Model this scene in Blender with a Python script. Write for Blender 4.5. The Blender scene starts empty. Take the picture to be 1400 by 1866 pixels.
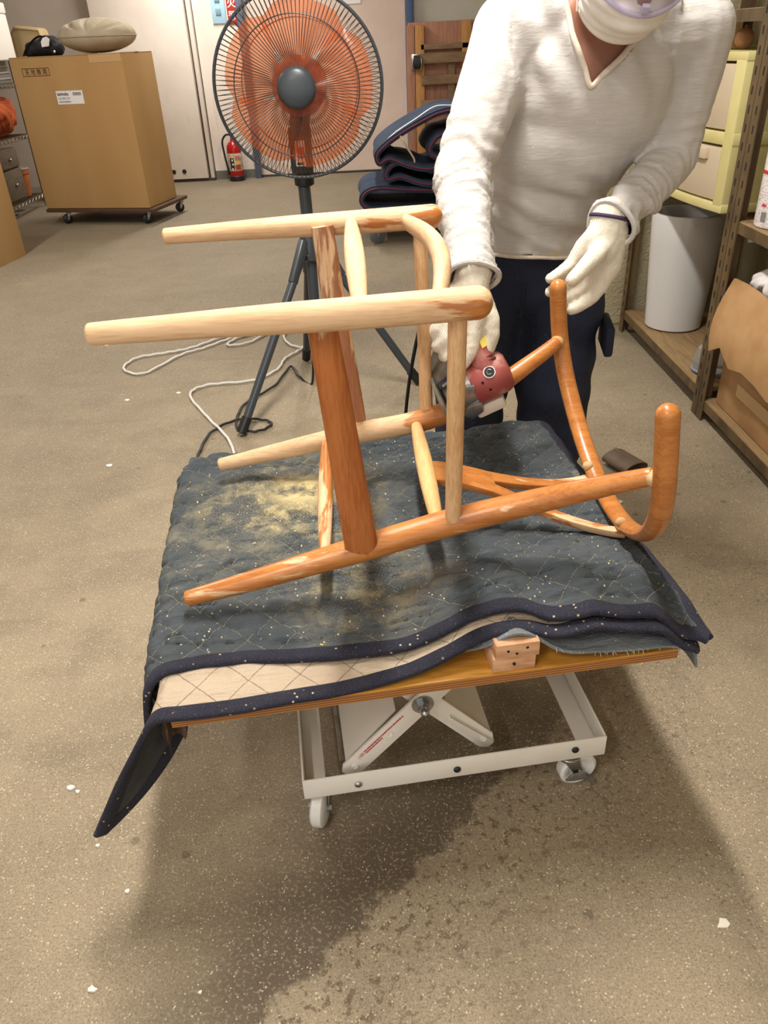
import bpy, bmesh, math, random
import numpy as np
from mathutils import Vector, Matrix

# ------------------------------------------------------------------ camera, light, exposure
scene = bpy.context.scene
COL = scene.collection
PITCH = math.radians(31.709); ROLL = math.radians(2.853)
cam_data = bpy.data.cameras.new('camera')
cam_data.sensor_fit = 'VERTICAL'; cam_data.sensor_height = 36.0
cam_data.lens = 1390.0 / 1866.0 * 36.0
cam_data.clip_start = 0.05; cam_data.clip_end = 60
cam = bpy.data.objects.new('camera', cam_data); COL.objects.link(cam)
_F = Vector((0, math.cos(PITCH), -math.sin(PITCH))); _U0 = Vector((0, math.sin(PITCH), math.cos(PITCH))); _R0 = Vector((1, 0, 0))
_R = _R0 * math.cos(ROLL) - _U0 * math.sin(ROLL); _U = _U0 * math.cos(ROLL) + _R0 * math.sin(ROLL)
cam.matrix_world = Matrix(((_R.x, _U.x, -_F.x, 0), (_R.y, _U.y, -_F.y, 0), (_R.z, _U.z, -_F.z, 1.2), (0, 0, 0, 1)))
scene.camera = cam

world = bpy.data.worlds.new('world'); scene.world = world; world.use_nodes = True
world.node_tree.nodes['Background'].inputs[0].default_value = (1.0, 0.96, 0.91, 1)
world.node_tree.nodes['Background'].inputs[1].default_value = 1.1

LAMP_COLOR = (1.0, 0.946, 0.872)
def lamp_light(loc, power, sx, sy):
    l = bpy.data.lights.new('tube_light', 'AREA'); l.shape = 'RECTANGLE'; l.size = sx; l.size_y = sy
    l.energy = power; l.color = LAMP_COLOR
    o = bpy.data.objects.new('tube_light', l); COL.objects.link(o); o.location = loc
    return o

scene.view_settings.view_transform = 'Standard'
scene.view_settings.look = 'None'
scene.view_settings.exposure = 0.27
scene.view_settings.gamma = 1.0
scene.view_settings.use_curve_mapping = False
scene.cycles.max_bounces = 7; scene.cycles.diffuse_bounces = 4; scene.cycles.glossy_bounces = 3; scene.cycles.transparent_max_bounces = 16

# ------------------------------------------------------------------ helpers
rnd = random.Random(7)
def V(*a): return np.array(a, float)
def lin(c):
    c = c / 255.0
    return c / 12.92 if c <= 0.04045 else ((c + 0.055) / 1.055) ** 2.4
def C(r, g, b): return (lin(r), lin(g), lin(b), 1.0)
def unit(v):
    v = np.asarray(v, float); return v / max(np.linalg.norm(v), 1e-12)

class MB:
    def __init__(s): s.v = []; s.f = []
    def add(s, vs, fs):
        o = len(s.v); s.v.extend([tuple(map(float, p)) for p in vs]); s.f.extend([tuple(i + o for i in f) for f in fs]); return s
    def box(s, c, d, ax=None):
        c = np.asarray(c, float); d = np.asarray(d, float) / 2
        ax = np.eye(3) if ax is None else np.asarray(ax, float)
        vs = [c + ax[0] * x * d[0] + ax[1] * y * d[1] + ax[2] * z * d[2] for x in (-1, 1) for y in (-1, 1) for z in (-1, 1)]
        fs = [(0, 1, 3, 2), (4, 6, 7, 5), (0, 4, 5, 1), (2, 3, 7, 6), (0, 2, 6, 4), (1, 5, 7, 3)]
        if np.linalg.det(ax) < 0: fs = [f[::-1] for f in fs]
        return s.add(vs, fs)
    def bb(s, x0, x1, y0, y1, z0, z1): return s.box(((x0 + x1) / 2, (y0 + y1) / 2, (z0 + z1) / 2), (x1 - x0, y1 - y0, z1 - z0))
    def tube(s, pts, r, n=12, cap=True, closed=False, flat=None, up=None):
        P = [np.asarray(p, float) for p in pts]; m = len(P)
        rr = [r] * m if np.isscalar(r) else list(r)
        T = []
        for i in range(m):
            if closed: t = P[(i + 1) % m] - P[i - 1]
            else: t = P[min(i + 1, m - 1)] - P[max(i - 1, 0)]
            T.append(unit(t))
        u = np.asarray(up, float) if up is not None else (V(0, 0, 1) if abs(T[0][2]) < .9 else V(1, 0, 0))
        vs = []
        for i in range(m):
            if up is not None: u = np.asarray(up, float)
            u = u - T[i] * (u @ T[i]); u = unit(u); w = np.cross(T[i], u)
            fa, fb = (1, 1) if flat is None else (flat[i] if isinstance(flat, list) else flat)
            for k in range(n):
                a = 2 * math.pi * k / n
                vs.append(P[i] + (u * math.cos(a) * fa + w * math.sin(a) * fb) * rr[i])
        fs = []
        for i in range(m if closed else m - 1):
            j = (i + 1) % m
            for k in range(n):
                k2 = (k + 1) % n
                fs.append((i * n + k, i * n + k2, j * n + k2, j * n + k))
        if cap and not closed:
            fs.append(tuple(range(n))[::-1]); fs.append(tuple((m - 1) * n + k for k in range(n)))
        return s.add(vs, fs)
    def lathe(s, prof, c=(0, 0, 0), axis=(0, 0, 1), n=24):
        c = np.asarray(c, float); az = unit(axis)
        u = unit(np.cross(az, V(1, 0, 0) if abs(az[0]) < .9 else V(0, 1, 0))); w = np.cross(az, u)
        vs = []; fs = []
        for (r, h) in prof:
            for k in range(n):
                a = 2 * math.pi * k / n
                vs.append(c + az * h + (u * math.cos(a) + w * math.sin(a)) * r)
        for i in range(len(prof) - 1):
            for k in range(n):
                k2 = (k + 1) % n; fs.append((i * n + k, i * n + k2, (i + 1) * n + k2, (i + 1) * n + k))
        fs.append(tuple(range(n))[::-1]); fs.append(tuple((len(prof) - 1) * n + k for k in range(n)))
        return s.add(vs, fs)
    def ell(s, c, r, ax=None, nu=18, nv=12):
        c = np.asarray(c, float); r = (r, r, r) if np.isscalar(r) else r
        ax = np.eye(3) if ax is None else np.asarray(ax, float)
        vs = [c + ax[2] * r[2]]
        for j in range(1, nv):
            t = math.pi * j / nv
            for k in range(nu):
                a = 2 * math.pi * k / nu
                vs.append(c + ax[0] * r[0] * math.sin(t) * math.cos(a) + ax[1] * r[1] * math.sin(t) * math.sin(a) + ax[2] * r[2] * math.cos(t))
        vs.append(c - ax[2] * r[2]); fs = []; L = len(vs) - 1
        for k in range(nu):
            k2 = (k + 1) % nu
            fs.append((0, 1 + k, 1 + k2)); fs.append((L, 1 + (nv - 2) * nu + k2, 1 + (nv - 2) * nu + k))
            for j in range(nv - 2): fs.append((1 + j * nu + k, 1 + (j + 1) * nu + k, 1 + (j + 1) * nu + k2, 1 + j * nu + k2))
        return s.add(vs, fs)
    def cap(s, p0, r0, p1, r1, n=14):
        p0 = np.asarray(p0, float); p1 = np.asarray(p1, float); t = unit(p1 - p0)
        P = []; R = []
        for k in range(5): a = math.pi / 2 * (1 - k / 5); P.append(p0 - t * r0 * math.sin(a)); R.append(max(r0 * math.cos(a), r0 * .05))
        for k in range(5): a = math.pi / 2 * (k + 1) / 5; P.append(p1 + t * r1 * math.sin(a)); R.append(max(r1 * math.cos(a), r1 * .05))
        P.insert(5, p0); R.insert(5, r0); P.insert(6, p1); R.insert(6, r1)
        return s.tube(P, R, n)
    def chain(s, pts, rs):
        for i in range(len(pts) - 1): s.cap(pts[i], rs[i], pts[i + 1], rs[i + 1])
        return s
    def prism(s, poly, o, ex, ey, th):
        o = np.asarray(o, float); ex = np.asarray(ex, float); ey = np.asarray(ey, float); ez = unit(np.cross(ex, ey)); n = len(poly)
        vs = [o + ex * x + ey * y - ez * th / 2 for x, y in poly] + [o + ex * x + ey * y + ez * th / 2 for x, y in poly]
        fs = [tuple(range(n))[::-1], tuple(range(n, 2 * n))] + [(k, (k + 1) % n, n + (k + 1) % n, n + k) for k in range(n)]
        return s.add(vs, fs)
    def grid(s, P):
        m, n = P.shape[:2]
        return s.add(P.reshape(-1, 3), [(i * n + j, (i + 1) * n + j, (i + 1) * n + j + 1, i * n + j + 1) for i in range(m - 1) for j in range(n - 1)])

def rounded(pts, r0, r1, n_end=5, k0=1.0, k1=1.0):
    """tube points and radii with domed ends"""
    p = [np.asarray(q, float) for q in pts]
    m = len(p); rs = list(np.linspace(r0, r1, m)) if not hasattr(r0, '__len__') else list(r0)
    P = []; R = []
    t0 = unit(p[1] - p[0]); t1 = unit(p[-1] - p[-2]); a0 = rs[0] * k0; a1 = rs[-1] * k1
    for k in range(n_end):
        a = math.pi / 2 * (1 - k / n_end); P.append(p[0] + t0 * a0 * (1 - math.sin(a))); R.append(max(rs[0] * math.cos(a), rs[0] * .08))
    P.append(p[0] + t0 * a0); R.append(rs[0])
    for q, r in zip(p[1:-1], rs[1:-1]):
        if (q - p[0]) @ t0 > a0 * 1.15 and (p[-1] - q) @ t1 > a1 * 1.15 or np.linalg.norm(q - p[0]) > 6 * a0 and np.linalg.norm(q - p[-1]) > 6 * a1: P.append(q); R.append(r)
    P.append(p[-1] - t1 * a1); R.append(rs[-1])
    for k in range(n_end):
        a = math.pi / 2 * (k + 1) / n_end; P.append(p[-1] - t1 * a1 * (1 - math.sin(a))); R.append(max(rs[-1] * math.cos(a), rs[-1] * .08))
    return P, R

def spline(pts, n=8):
    """Catmull-Rom through the points"""
    P = [np.asarray(p, float) for p in pts]; P = [2 * P[0] - P[1]] + P + [2 * P[-1] - P[-2]]
    out = []
    for i in range(1, len(P) - 2):
        for k in range(n):
            t = k / n
            out.append(.5 * (2 * P[i] + (P[i + 1] - P[i - 1]) * t + (2 * P[i - 1] - 5 * P[i] + 4 * P[i + 1] - P[i + 2]) * t * t + (3 * P[i] - P[i - 1] - 3 * P[i + 1] + P[i + 2]) * t ** 3))
    out.append(P[-2]); return out

def wloc(o):
    l = Vector((0, 0, 0))
    while o is not None: l += o.location; o = o.parent
    return np.array(l)

def link(name, me, mat, parent=None, kind=None):
    o = bpy.data.objects.new(name, me); COL.objects.link(o)
    if mat is not None:
        me.materials.clear(); me.materials.append(mat)
    if parent is not None: o.parent = parent
    if kind: o['kind'] = kind
    return o

def obj(name, mb, mat, parent=None, bevel=0.0, seg=2, sharp=38, kind=None, base=None, label=None):
    """one mesh object; vertices are given in world metres"""
    base = wloc(parent) if parent is not None else (np.zeros(3) if base is None else np.asarray(base, float))
    me = bpy.data.meshes.new(name)
    vv = np.asarray(mb.v, float) - base
    me.from_pydata([tuple(p) for p in vv], [], mb.f)
    if bevel:
        bm = bmesh.new(); bm.from_mesh(me)
        bmesh.ops.recalc_face_normals(bm, faces=bm.faces)
        es = [e for e in bm.edges if len(e.link_faces) == 2 and e.calc_face_angle(0) > math.radians(40)]
        bmesh.ops.bevel(bm, geom=es, offset=bevel, segments=seg, profile=.5, affect='EDGES', clamp_overlap=True)
        bm.to_mesh(me); bm.free()
    me.validate(); me.shade_smooth(); me.set_sharp_from_angle(angle=math.radians(sharp)); me.update()
    o = link(name, me, mat, parent, kind)
    if parent is None: o.location = base
    if label: o['label'] = label
    return o

def thing(name, label, cat, loc=(0, 0, 0), group=None):
    o = bpy.data.objects.new(name, None); COL.objects.link(o); o.location = tuple(map(float, loc)); o.empty_display_size = .05
    return tag(o, label, cat, group)
def tag(o, label, cat, group=None):
    o['label'] = label; o['category'] = cat
    if group: o['group'] = group
    return o
def struct(name, mb, mat, **k):
    o = obj(name, mb, mat, **k); o['kind'] = 'structure'; return o

def remeshed(name, mb, voxel, mat, parent, smooth=6, post=None):
    base = wloc(parent)
    me = bpy.data.meshes.new(name); me.from_pydata(mb.v, [], mb.f); me.update()
    o = bpy.data.objects.new(name, me); COL.objects.link(o)
    r = o.modifiers.new('r', 'REMESH'); r.mode = 'VOXEL'; r.voxel_size = voxel
    if smooth:
        sm = o.modifiers.new('s', 'SMOOTH'); sm.factor = .5; sm.iterations = smooth
    dg = bpy.context.evaluated_depsgraph_get()
    new = bpy.data.meshes.new_from_object(o.evaluated_get(dg)); bpy.data.objects.remove(o); bpy.data.meshes.remove(me)
    n = len(new.vertices); co = np.zeros(n * 3); new.vertices.foreach_get('co', co); co = co.reshape(-1, 3)
    if post is not None:
        no = np.zeros(n * 3); new.vertices.foreach_get('normal', no); no = no.reshape(-1, 3)
        co, kill = post(co, no)
    else: kill = None
    new.vertices.foreach_set('co', (co - base).ravel())
    if kill is not None and kill.any():
        bm = bmesh.new(); bm.from_mesh(new); bm.verts.ensure_lookup_table()
        bmesh.ops.delete(bm, geom=[bm.verts[i] for i in np.nonzero(kill)[0]], context='VERTS'); bm.to_mesh(new); bm.free()
    new.name = name; new.shade_smooth(); new.update()
    return link(name, new, mat, parent)

def text(body, size, o, ex, ey, mat, parent, name='lettering', width=None, offset=.0006, bold=0.0):
    """flat printed lettering laid on a surface: o is its lower left corner"""
    cu = bpy.data.curves.new('t', 'FONT'); cu.body = body; cu.size = 1.0; cu.offset = bold
    to = bpy.data.objects.new('t', cu); COL.objects.link(to)
    dg = bpy.context.evaluated_depsgraph_get(); me = bpy.data.meshes.new_from_object(to.evaluated_get(dg))
    bpy.data.objects.remove(to); bpy.data.curves.remove(cu)
    vs = np.array([v.co for v in me.vertices]); fs = [tuple(p.vertices) for p in me.polygons]; bpy.data.meshes.remove(me)
    ex = np.asarray(ex, float); ey = np.asarray(ey, float); nz = unit(np.cross(ex, ey))
    sx = size if width is None else width / max(vs[:, 0].max(), 1e-6)
    mb = MB(); mb.add([np.asarray(o, float) + ex * p[0] * sx + ey * p[1] * size + nz * offset for p in vs], fs)
    return obj(name, mb, mat, parent)

def copy_tree(o, parent=None):
    c = o.copy(); COL.objects.link(c); c.parent = parent
    for ch in list(o.children): copy_tree(ch, c)
    return c

def vnoise(x, y, seed=0):
    """smooth value noise on arrays"""
    xi = np.floor(x); yi = np.floor(y); fx = x - xi; fy = y - yi
    fx = fx * fx * (3 - 2 * fx); fy = fy * fy * (3 - 2 * fy)
    def h(a, b):
        s = np.sin(a * 127.1 + b * 311.7 + seed * 74.7) * 43758.5453
        return s - np.floor(s)
    return (h(xi, yi) * (1 - fx) + h(xi + 1, yi) * fx) * (1 - fy) + (h(xi, yi + 1) * (1 - fx) + h(xi + 1, yi + 1) * fx) * fy
def sstep(a, b, x):
    t = np.clip((x - a) / (b - a), 0, 1); return t * t * (3 - 2 * t)

# ------------------------------------------------------------------ materials
class G:
    def __init__(s, name):
        s.m = bpy.data.materials.new(name); s.m.use_nodes = True; s.t = s.m.node_tree
        s.b = s.t.nodes['Principled BSDF']; s.out = s.t.nodes['Material Output']
    def n(s, ty, inp=None, **kw):
        nd = s.t.nodes.new(ty)
        for k, v in kw.items(): setattr(nd, k, v)
        for k, v in (inp or {}).items(): s.set(nd.inputs[k], v)
        return nd
    def set(s, sock, v):
        if isinstance(v, bpy.types.NodeSocket): s.t.links.new(v, sock)
        else: sock.default_value = v
    def coord(s, kind='Object'): return s.n('ShaderNodeTexCoord').outputs[kind]
    def mapping(s, vec, scale=(1, 1, 1), rot=(0, 0, 0), loc=(0, 0, 0)):
        return s.n('ShaderNodeMapping', {'Vector': vec, 'Scale': scale, 'Rotation': rot, 'Location': loc}).outputs[0]
    def noise(s, vec, scale=5, detail=4, rough=.55, dist=0):
        return s.n('ShaderNodeTexNoise', {'Vector': vec, 'Scale': scale, 'Detail': detail, 'Roughness': rough, 'Distortion': dist}).outputs[0]
    def voro(s, vec, scale=5, feature='F1', rand=1.0, out=0):
        return s.n('ShaderNodeTexVoronoi', {'Vector': vec, 'Scale': scale, 'Randomness': rand}, feature=feature).outputs[out]
    def math(s, op, a, b=0.0, c=None, clamp=False):
        nd = s.n('ShaderNodeMath', operation=op, use_clamp=clamp); s.set(nd.inputs[0], a); s.set(nd.inputs[1], b)
        if c is not None: s.set(nd.inputs[2], c)
        return nd.outputs[0]
    def step(s, x, a, b, lo=0.0, hi=1.0):
        nd = s.n('ShaderNodeMapRange', {'Value': x, 'From Min': a, 'From Max': b, 'To Min': lo, 'To Max': hi}, interpolation_type='SMOOTHSTEP'); return nd.outputs[0]
    def mix(s, f, a, b, mode='MIX'):
        nd = s.n('ShaderNodeMix', data_type='RGBA', blend_type=mode)
        s.set(nd.inputs[0], f); s.set(nd.inputs[6], a); s.set(nd.inputs[7], b); return nd.outputs[2]
    def sep(s, vec):
        nd = s.n('ShaderNodeSeparateXYZ', {0: vec}); return nd.outputs
    def bump(s, h, strength=.3, dist=.01):
        s.set(s.b.inputs['Normal'], s.n('ShaderNodeBump', {'Height': h, 'Strength': strength, 'Distance': dist}).outputs[0])
    def col(s, v): s.set(s.b.inputs['Base Color'], v)
    def rough(s, v): s.set(s.b.inputs['Roughness'], v)
    def metal(s, v): s.set(s.b.inputs['Metallic'], v)

def plain(name, c, rough=.6, metal=0.0, c2=None, scale=8, bump=0, bscale=120, stretch=(1, 1, 1), bdist=.002, amount=(.35, .7)):
    g = G(name); co = g.mapping(g.coord(), stretch)
    if c2 is not None: g.col(g.mix(g.step(g.noise(co, scale, 5), *amount), c, c2))
    else: g.col(c)
    g.rough(rough); g.metal(metal)
    if bump: g.bump(g.noise(co, bscale, 4), bump, bdist)
    return g.m

def wood(name, c1, c2, axis=0, rough=.45, scale=9):
    g = G(name); st = [14, 14, 14]; st[axis] = 1.0
    co = g.mapping(g.coord(), tuple(st))
    a = g.noise(co, scale, 6, .6, .6); b = g.noise(co, scale * 4, 3)
    f = g.math('ADD', g.math('MULTIPLY', a, .75), g.math('MULTIPLY', b, .25))
    g.col(g.mix(g.step(f, .35, .68), c1, c2)); g.rough(rough); g.bump(f, .12, .002); return g.m

VARN = C(194, 128, 66); VARN2 = C(170, 102, 48); PALE = C(228, 192, 152); PALE2 = C(206, 166, 124)
def chair_wood(name, amount, axis=0, grad=None, seed=0.0, varn=(VARN, VARN2), pale=(PALE, PALE2)):
    """half sanded beech: patches of bare pale wood in the old varnish; amount = share of bare wood"""
    g = G(name); obj_co = g.coord(); st = [10, 10, 10]; st[axis] = .9
    co = g.mapping(obj_co, tuple(st), loc=(seed, seed * .7, seed * .3))
    grain = g.math('ADD', g.math('MULTIPLY', g.noise(co, 6, 5, .6, .5), .6), g.math('MULTIPLY', g.noise(co, 34, 3), .4))
    st2 = [26, 26, 26]; st2[axis] = 4.0
    patch = g.noise(g.mapping(obj_co, tuple(st2), loc=(seed * 3, seed, seed * 2)), 1.6, 5, .6, .3)
    th = g.math('SUBTRACT', 1.0 - amount, 0.0)
    if grad:
        ax, x0, x1, lo, hi = grad
        th = g.step(g.sep(obj_co)[ax], x0, x1, 1.0 - lo, 1.0 - hi)
    th = g.math('MULTIPLY_ADD', th, .56, .22)
    d = g.math('SUBTRACT', patch, th)
    bare = g.step(d, -.035, .045)
    gr = g.step(grain, .38, .64)
    g.col(g.mix(bare, g.mix(gr, *varn), g.mix(gr, *pale)))
    g.rough(g.math('MULTIPLY_ADD', bare, .3, .30)); g.bump(grain, .08, .0015)
    return g.m

m_white = plain('white_paint', C(236, 228, 218), .55, c2=C(222, 211, 199), scale=3)
m_black = plain('black_plastic', C(22, 22, 24), .45)
m_rubber = plain('dark_rubber', C(40, 40, 42), .7)
m_steel = plain('zinc_steel', C(190, 192, 194), .28, 1.0, c2=C(150, 150, 152), scale=40)
m_grey_metal = plain('grey_cast_metal', C(168, 168, 166), .38, .85, c2=C(120, 120, 118), scale=30)
m_carton = plain('brown_carton', C(178, 142, 92), .75, c2=C(168, 130, 80), scale=2.0, bump=.1, bscale=60, stretch=(1, 1, .2))
m_carton_old = plain('old_carton', C(178, 140, 94), .8, c2=C(156, 116, 72), scale=6, bump=.25, bscale=14, bdist=.01)
m_tape = plain('packing_tape', C(196, 160, 112), .3)
m_ink = plain('dark_ink', C(70, 48, 26), .8)
m_ink_black = plain('black_ink', C(40, 40, 42), .8)
m_ink_grey = plain('grey_ink', C(120, 120, 120), .8)
m_ink_red = plain('red_ink', C(190, 60, 70), .8)
m_paper = plain('white_paper', C(232, 230, 232), .7)
m_dark = plain('dark_void', C(24, 20, 16), .9)

# ------------------------------------------------------------------ the setting
def floor_material():
    g = G('concrete_floor'); co = g.coord(); x, y, z = g.sep(co)
    big = g.noise(co, 1.1, 5, .6); mid = g.noise(co, 6, 6, .65); fine = g.noise(co, 160, 3, .6)
    c = g.mix(g.step(big, .35, .68), C(164, 149, 124), C(140, 126, 103))
    c = g.mix(g.step(mid, .42, .72, 0, .5), c, C(122, 109, 90))
    # smooth streaks, then a tone that darkens towards the back
    st = g.noise(g.mapping(co, (1.2, 3.5, 1)), 1.6, 4, .55, .8)
    c = g.mix(g.step(st, .52, .7, 0, .35), c, C(112, 101, 84))
    c = g.mix(g.math('MULTIPLY', g.step(y, 1.7, 4.6), g.step(g.noise(co, .9, 4), .25, .6, .45, .72)), c, C(112, 102, 85))  # floor colour itself darkened towards the back, patchily
    # damp stain with a clear edge in front of the table
    wob = g.math('MULTIPLY', g.math('SUBTRACT', g.noise(co, 14, 6, .7), .5), .16)
    d = g.math('ADD', g.math('ADD', g.math('MULTIPLY', g.math('SUBTRACT', x, .144), -.695), g.math('MULTIPLY', g.math('SUBTRACT', y, .901), .719)), wob)
    near = g.math('MULTIPLY', g.step(y, 1.35, .95), g.step(x, -.48, -.2))
    damp = g.math('MULTIPLY', g.math('MULTIPLY', g.step(d, -.012, .012), g.step(d, .34, .03)), near)
    c = g.mix(g.math('MULTIPLY', damp, .8), c, C(70, 58, 44))
    pit = g.math('MULTIPLY', g.step(g.noise(co, 62, 5, .62), .55, .6), g.math('MULTIPLY', g.step(d, -.36, -.01), g.step(d, .03, -.01)))
    c = g.mix(g.math('MULTIPLY', g.math('MULTIPLY', pit, near), .75), c, C(88, 70, 48))
    # pitted surface on the right and drips
    pit2 = g.math('MULTIPLY', g.step(g.noise(co, 95, 4, .6), .57, .66), g.math('MULTIPLY', g.step(g.noise(co, 3.0, 2), .35, .6), g.step(x, -.5, .1, .25, 1.0)))
    c = g.mix(g.math('MULTIPLY', pit2, .7), c, C(92, 76, 56))
    drip = g.math('ADD', g.voro(co, 9.0), g.math('MULTIPLY', g.noise(co, 60, 2), .05))
    c = g.mix(g.math('MULTIPLY', g.step(drip, .12, .085), .5), c, C(72, 60, 46))
    # light aggregate grains
    v = g.voro(co, 150)
    c = g.mix(g.math('MULTIPLY', g.math('MULTIPLY', g.step(v, .26, .16), g.step(g.noise(co, 47, 2), .42, .58)), .75), c, C(228, 212, 182))
    v2 = g.voro(g.mapping(co, loc=(3, 1, 0)), 120)
    c = g.mix(g.math('MULTIPLY', g.step(v2, .2, .1), .55), c, C(92, 78, 60))
    c = g.mix(g.step(g.noise(co, 300, 3, .65), .47, .60, .0, .42), c, C(88, 76, 60))
    c = g.mix(g.step(fine, .52, .66, .0, .30), c, C(192, 176, 148))
    g.col(c); g.rough(g.math('MULTIPLY_ADD', big, -.25, .86))
    h = g.math('ADD', g.math('MULTIPLY', fine, .5), g.math('ADD', g.math('MULTIPLY', mid, .6), g.math('MULTIPLY', pit, -.6)))
    g.bump(h, .35, .004); return g.m

def wall_material(name, c1, c2, bump=.05, bscale=25, bd=.004):
    g = G(name); co = g.coord()
    f = g.noise(co, 1.4, 5, .6); s = g.noise(g.mapping(co, (3, 3, .5)), 6, 5, .65)
    c = g.mix(g.step(f, .35, .7), c1, c2); c = g.mix(g.step(s, .58, .78, 0, .4), c, tuple(v * .72 for v in c2[:3]) + (1,))
    g.col(c); g.rough(.75); g.bump(g.noise(co, bscale, 6, .65), bump, bd); return g.m

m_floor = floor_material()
m_wall = wall_material('white_wall', C(232, 222, 212), C(220, 207, 196))
m_wall_pink = wall_material('beige_wall', C(222, 203, 192), C(210, 190, 178))
m_wall_grey = wall_material('grey_wall', C(196, 184, 172), C(182, 170, 158))
m_wall_pale = wall_material('pale_grey_wall', C(206, 202, 192), C(194, 190, 180), .15, 40)
m_stucco = wall_material('rough_stucco', C(196, 184, 152), C(160, 148, 116), 1.0, 70, .012)
m_ceiling = wall_material('ceiling_board', C(225, 220, 210), C(212, 206, 196))
m_blue_post = plain('slate_blue_steel', C(78, 90, 116), .5, c2=C(96, 104, 118), scale=5)
m_blue = plain('blue_steel', C(62, 84, 128), .5)
m_base = plain('grey_baseboard', C(112, 112, 104), .6, c2=C(90, 90, 84), scale=4)

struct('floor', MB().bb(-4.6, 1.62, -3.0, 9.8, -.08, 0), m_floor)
struct('ceiling', MB().bb(-4.6, 1.62, -3.0, 9.8, 2.9, 2.98), m_ceiling)
struct('wall_back', MB().bb(-1.62, .45, 8.95, 9.1, 0, 2.9), m_wall_pink)
struct('wall_back_side', MB().bb(-2.62, -1.62, 8.98, 9.1, 0, 2.9), m_wall)
struct('wall_back_corner', MB().bb(.45, 1.62, 8.98, 9.1, 0, 2.9), m_wall_pale)
struct('wall_recess', MB().bb(-4.6, -2.62, 9.02, 9.15, 0, 2.9), m_wall_grey)
struct('wall_left', MB().bb(-4.7, -4.6, -3.0, 9.8, 0, 2.9), m_wall_grey)
struct('wall_right', MB().bb(1.62, 1.75, -3.0, 9.8, 0, 2.9), m_stucco)
struct('wall_pillar', MB().bb(1.00, 1.62, 3.54, 3.95, 0, 2.9), m_stucco, bevel=.012)
struct('wall_white_strip', MB().bb(-1.62, -1.19, 8.93, 8.95, .08, 2.9), m_wall)
struct('baseboard_back', MB().bb(-1.62, -1.19, 8.92, 8.95, 0, .085), m_base)
struct('trim_1', MB().bb(-1.19, -1.13, 8.86, 8.95, 0, 2.9), m_blue_post, bevel=.005)
struct('trim_2', MB().bb(.465, .53, 8.90, 8.98, 0, 2.9), m_blue, bevel=.005)
struct('trim_3', MB().bb(-1.13, .45, 8.935, 8.95, 0, .02), plain('dark_joint', C(60, 54, 48), .8))
d1 = struct('door_1', MB().bb(-2.60, -1.69, 8.84, 8.98, .03, 2.35), m_wall, bevel=.006)
obj('door_stop', MB().bb(-1.668, -1.63, 8.86, 8.98, 0.02, 2.9), m_wall, d1, bevel=.004)
obj('door_sill', MB().bb(-2.60, -1.62, 8.86, 8.98, 0.0, .028), plain('dark_sill', C(70, 60, 50), .8), d1)
for xx in (-2.045, -1.935):
    obj('bolt_hole', MB().lathe([(.016, 0), (.016, .01), (.022, .01), (.022, .012), (.012, .012)], (xx, 8.842, .105), (0, -1, 0), 16), m_black, d1)

# ceiling tube lamps (the room's light)
m_housing = plain('lamp_housing', C(236, 236, 232), .4)
g = G('lamp_tube'); g.set(g.b.inputs['Emission Color'], (1, .93, .82, 1)); g.set(g.b.inputs['Emission Strength'], 6.0); m_tube = g.m
def tube_lamp(x, y, power, label, z=2.62):
    t = thing('ceiling_lamp', label, 'lamp', (x, y, z), 'hanging tube lamps of the workshop')
    obj('housing', MB().prism([(-.12, .09), (.12, .09), (.07, .0), (-.07, .0)], (x, y, z + .03), (1, 0, 0), (0, 0, 1), 1.26), m_housing, t, bevel=.006)
    for s in (-1, 1):
        obj('tube', MB().tube([(x + s * .045, y - .6, z + .012), (x + s * .045, y + .6, z + .012)], .014, 12), m_tube, t)
    for s in (-1, 1):
        obj('hanger_rod', MB().tube([(x, y + s * .4, z + .12), (x, y + s * .4, 2.9)], .006, 8), m_steel, t)
    l = lamp_light((0, 0, -.012), power, .13, 1.2); l.parent = t
    return t
tube_lamp(-.02, 1.50, 62, 'tube lamp hanging over the lift table')
tube_lamp(-2.4, 4.0, 52, 'tube lamp hanging over the left aisle')
tube_lamp(.0, 5.6, 34, 'tube lamp hanging above the blanket cart')
tube_lamp(-1.4, 8.0, 46, 'tube lamp hanging above the tall carton')
tube_lamp(-.9, -.8, 30, 'tube lamp hanging nearest to the open shutter')

# ------------------------------------------------------------------ back wall things
t = thing('switch_plate', 'pale blue switch plate with two small rockers on the white wall', 'switch', (-1.365, 8.93, 1.41))
obj('plate', MB().bb(-1.435, -1.30, 8.915, 8.93, 1.405, 1.78), plain('pale_blue_plate', C(168, 206, 226), .4), t, bevel=.004)
for zz in (1.475, 1.58):
    obj('rocker', MB().bb(-1.395, -1.345, 8.905, 8.916, zz, zz + .055), plain('grey_rocker', C(120, 150, 165), .5), t, bevel=.004)
t = thing('fire_sign', 'narrow red fire extinguisher sign with white characters above the extinguisher', 'sign', (-1.235, 8.925, 1.4))
obj('plate', MB().bb(-1.285, -1.192, 8.918, 8.93, 1.395, 1.80), plain('sign_red', C(176, 44, 32), .5), t, bevel=.002)
m_sign_white = plain('sign_white', C(240, 236, 230), .6)
for k, ch in enumerate('器火消'):
    text(ch, .085, (-1.279, 8.917, 1.435 + k * .105), (1, 0, 0), (0, 0, 1), m_sign_white, t, bold=.015)
t = tag(obj('wall_notice', MB().bb(-.16, .02, 8.943, 8.949, 1.515, 1.75), m_paper, base=(-.07, 8.95, 1.515)), 'white paper notice taped high on the beige wall behind the fan', 'notice')

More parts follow.
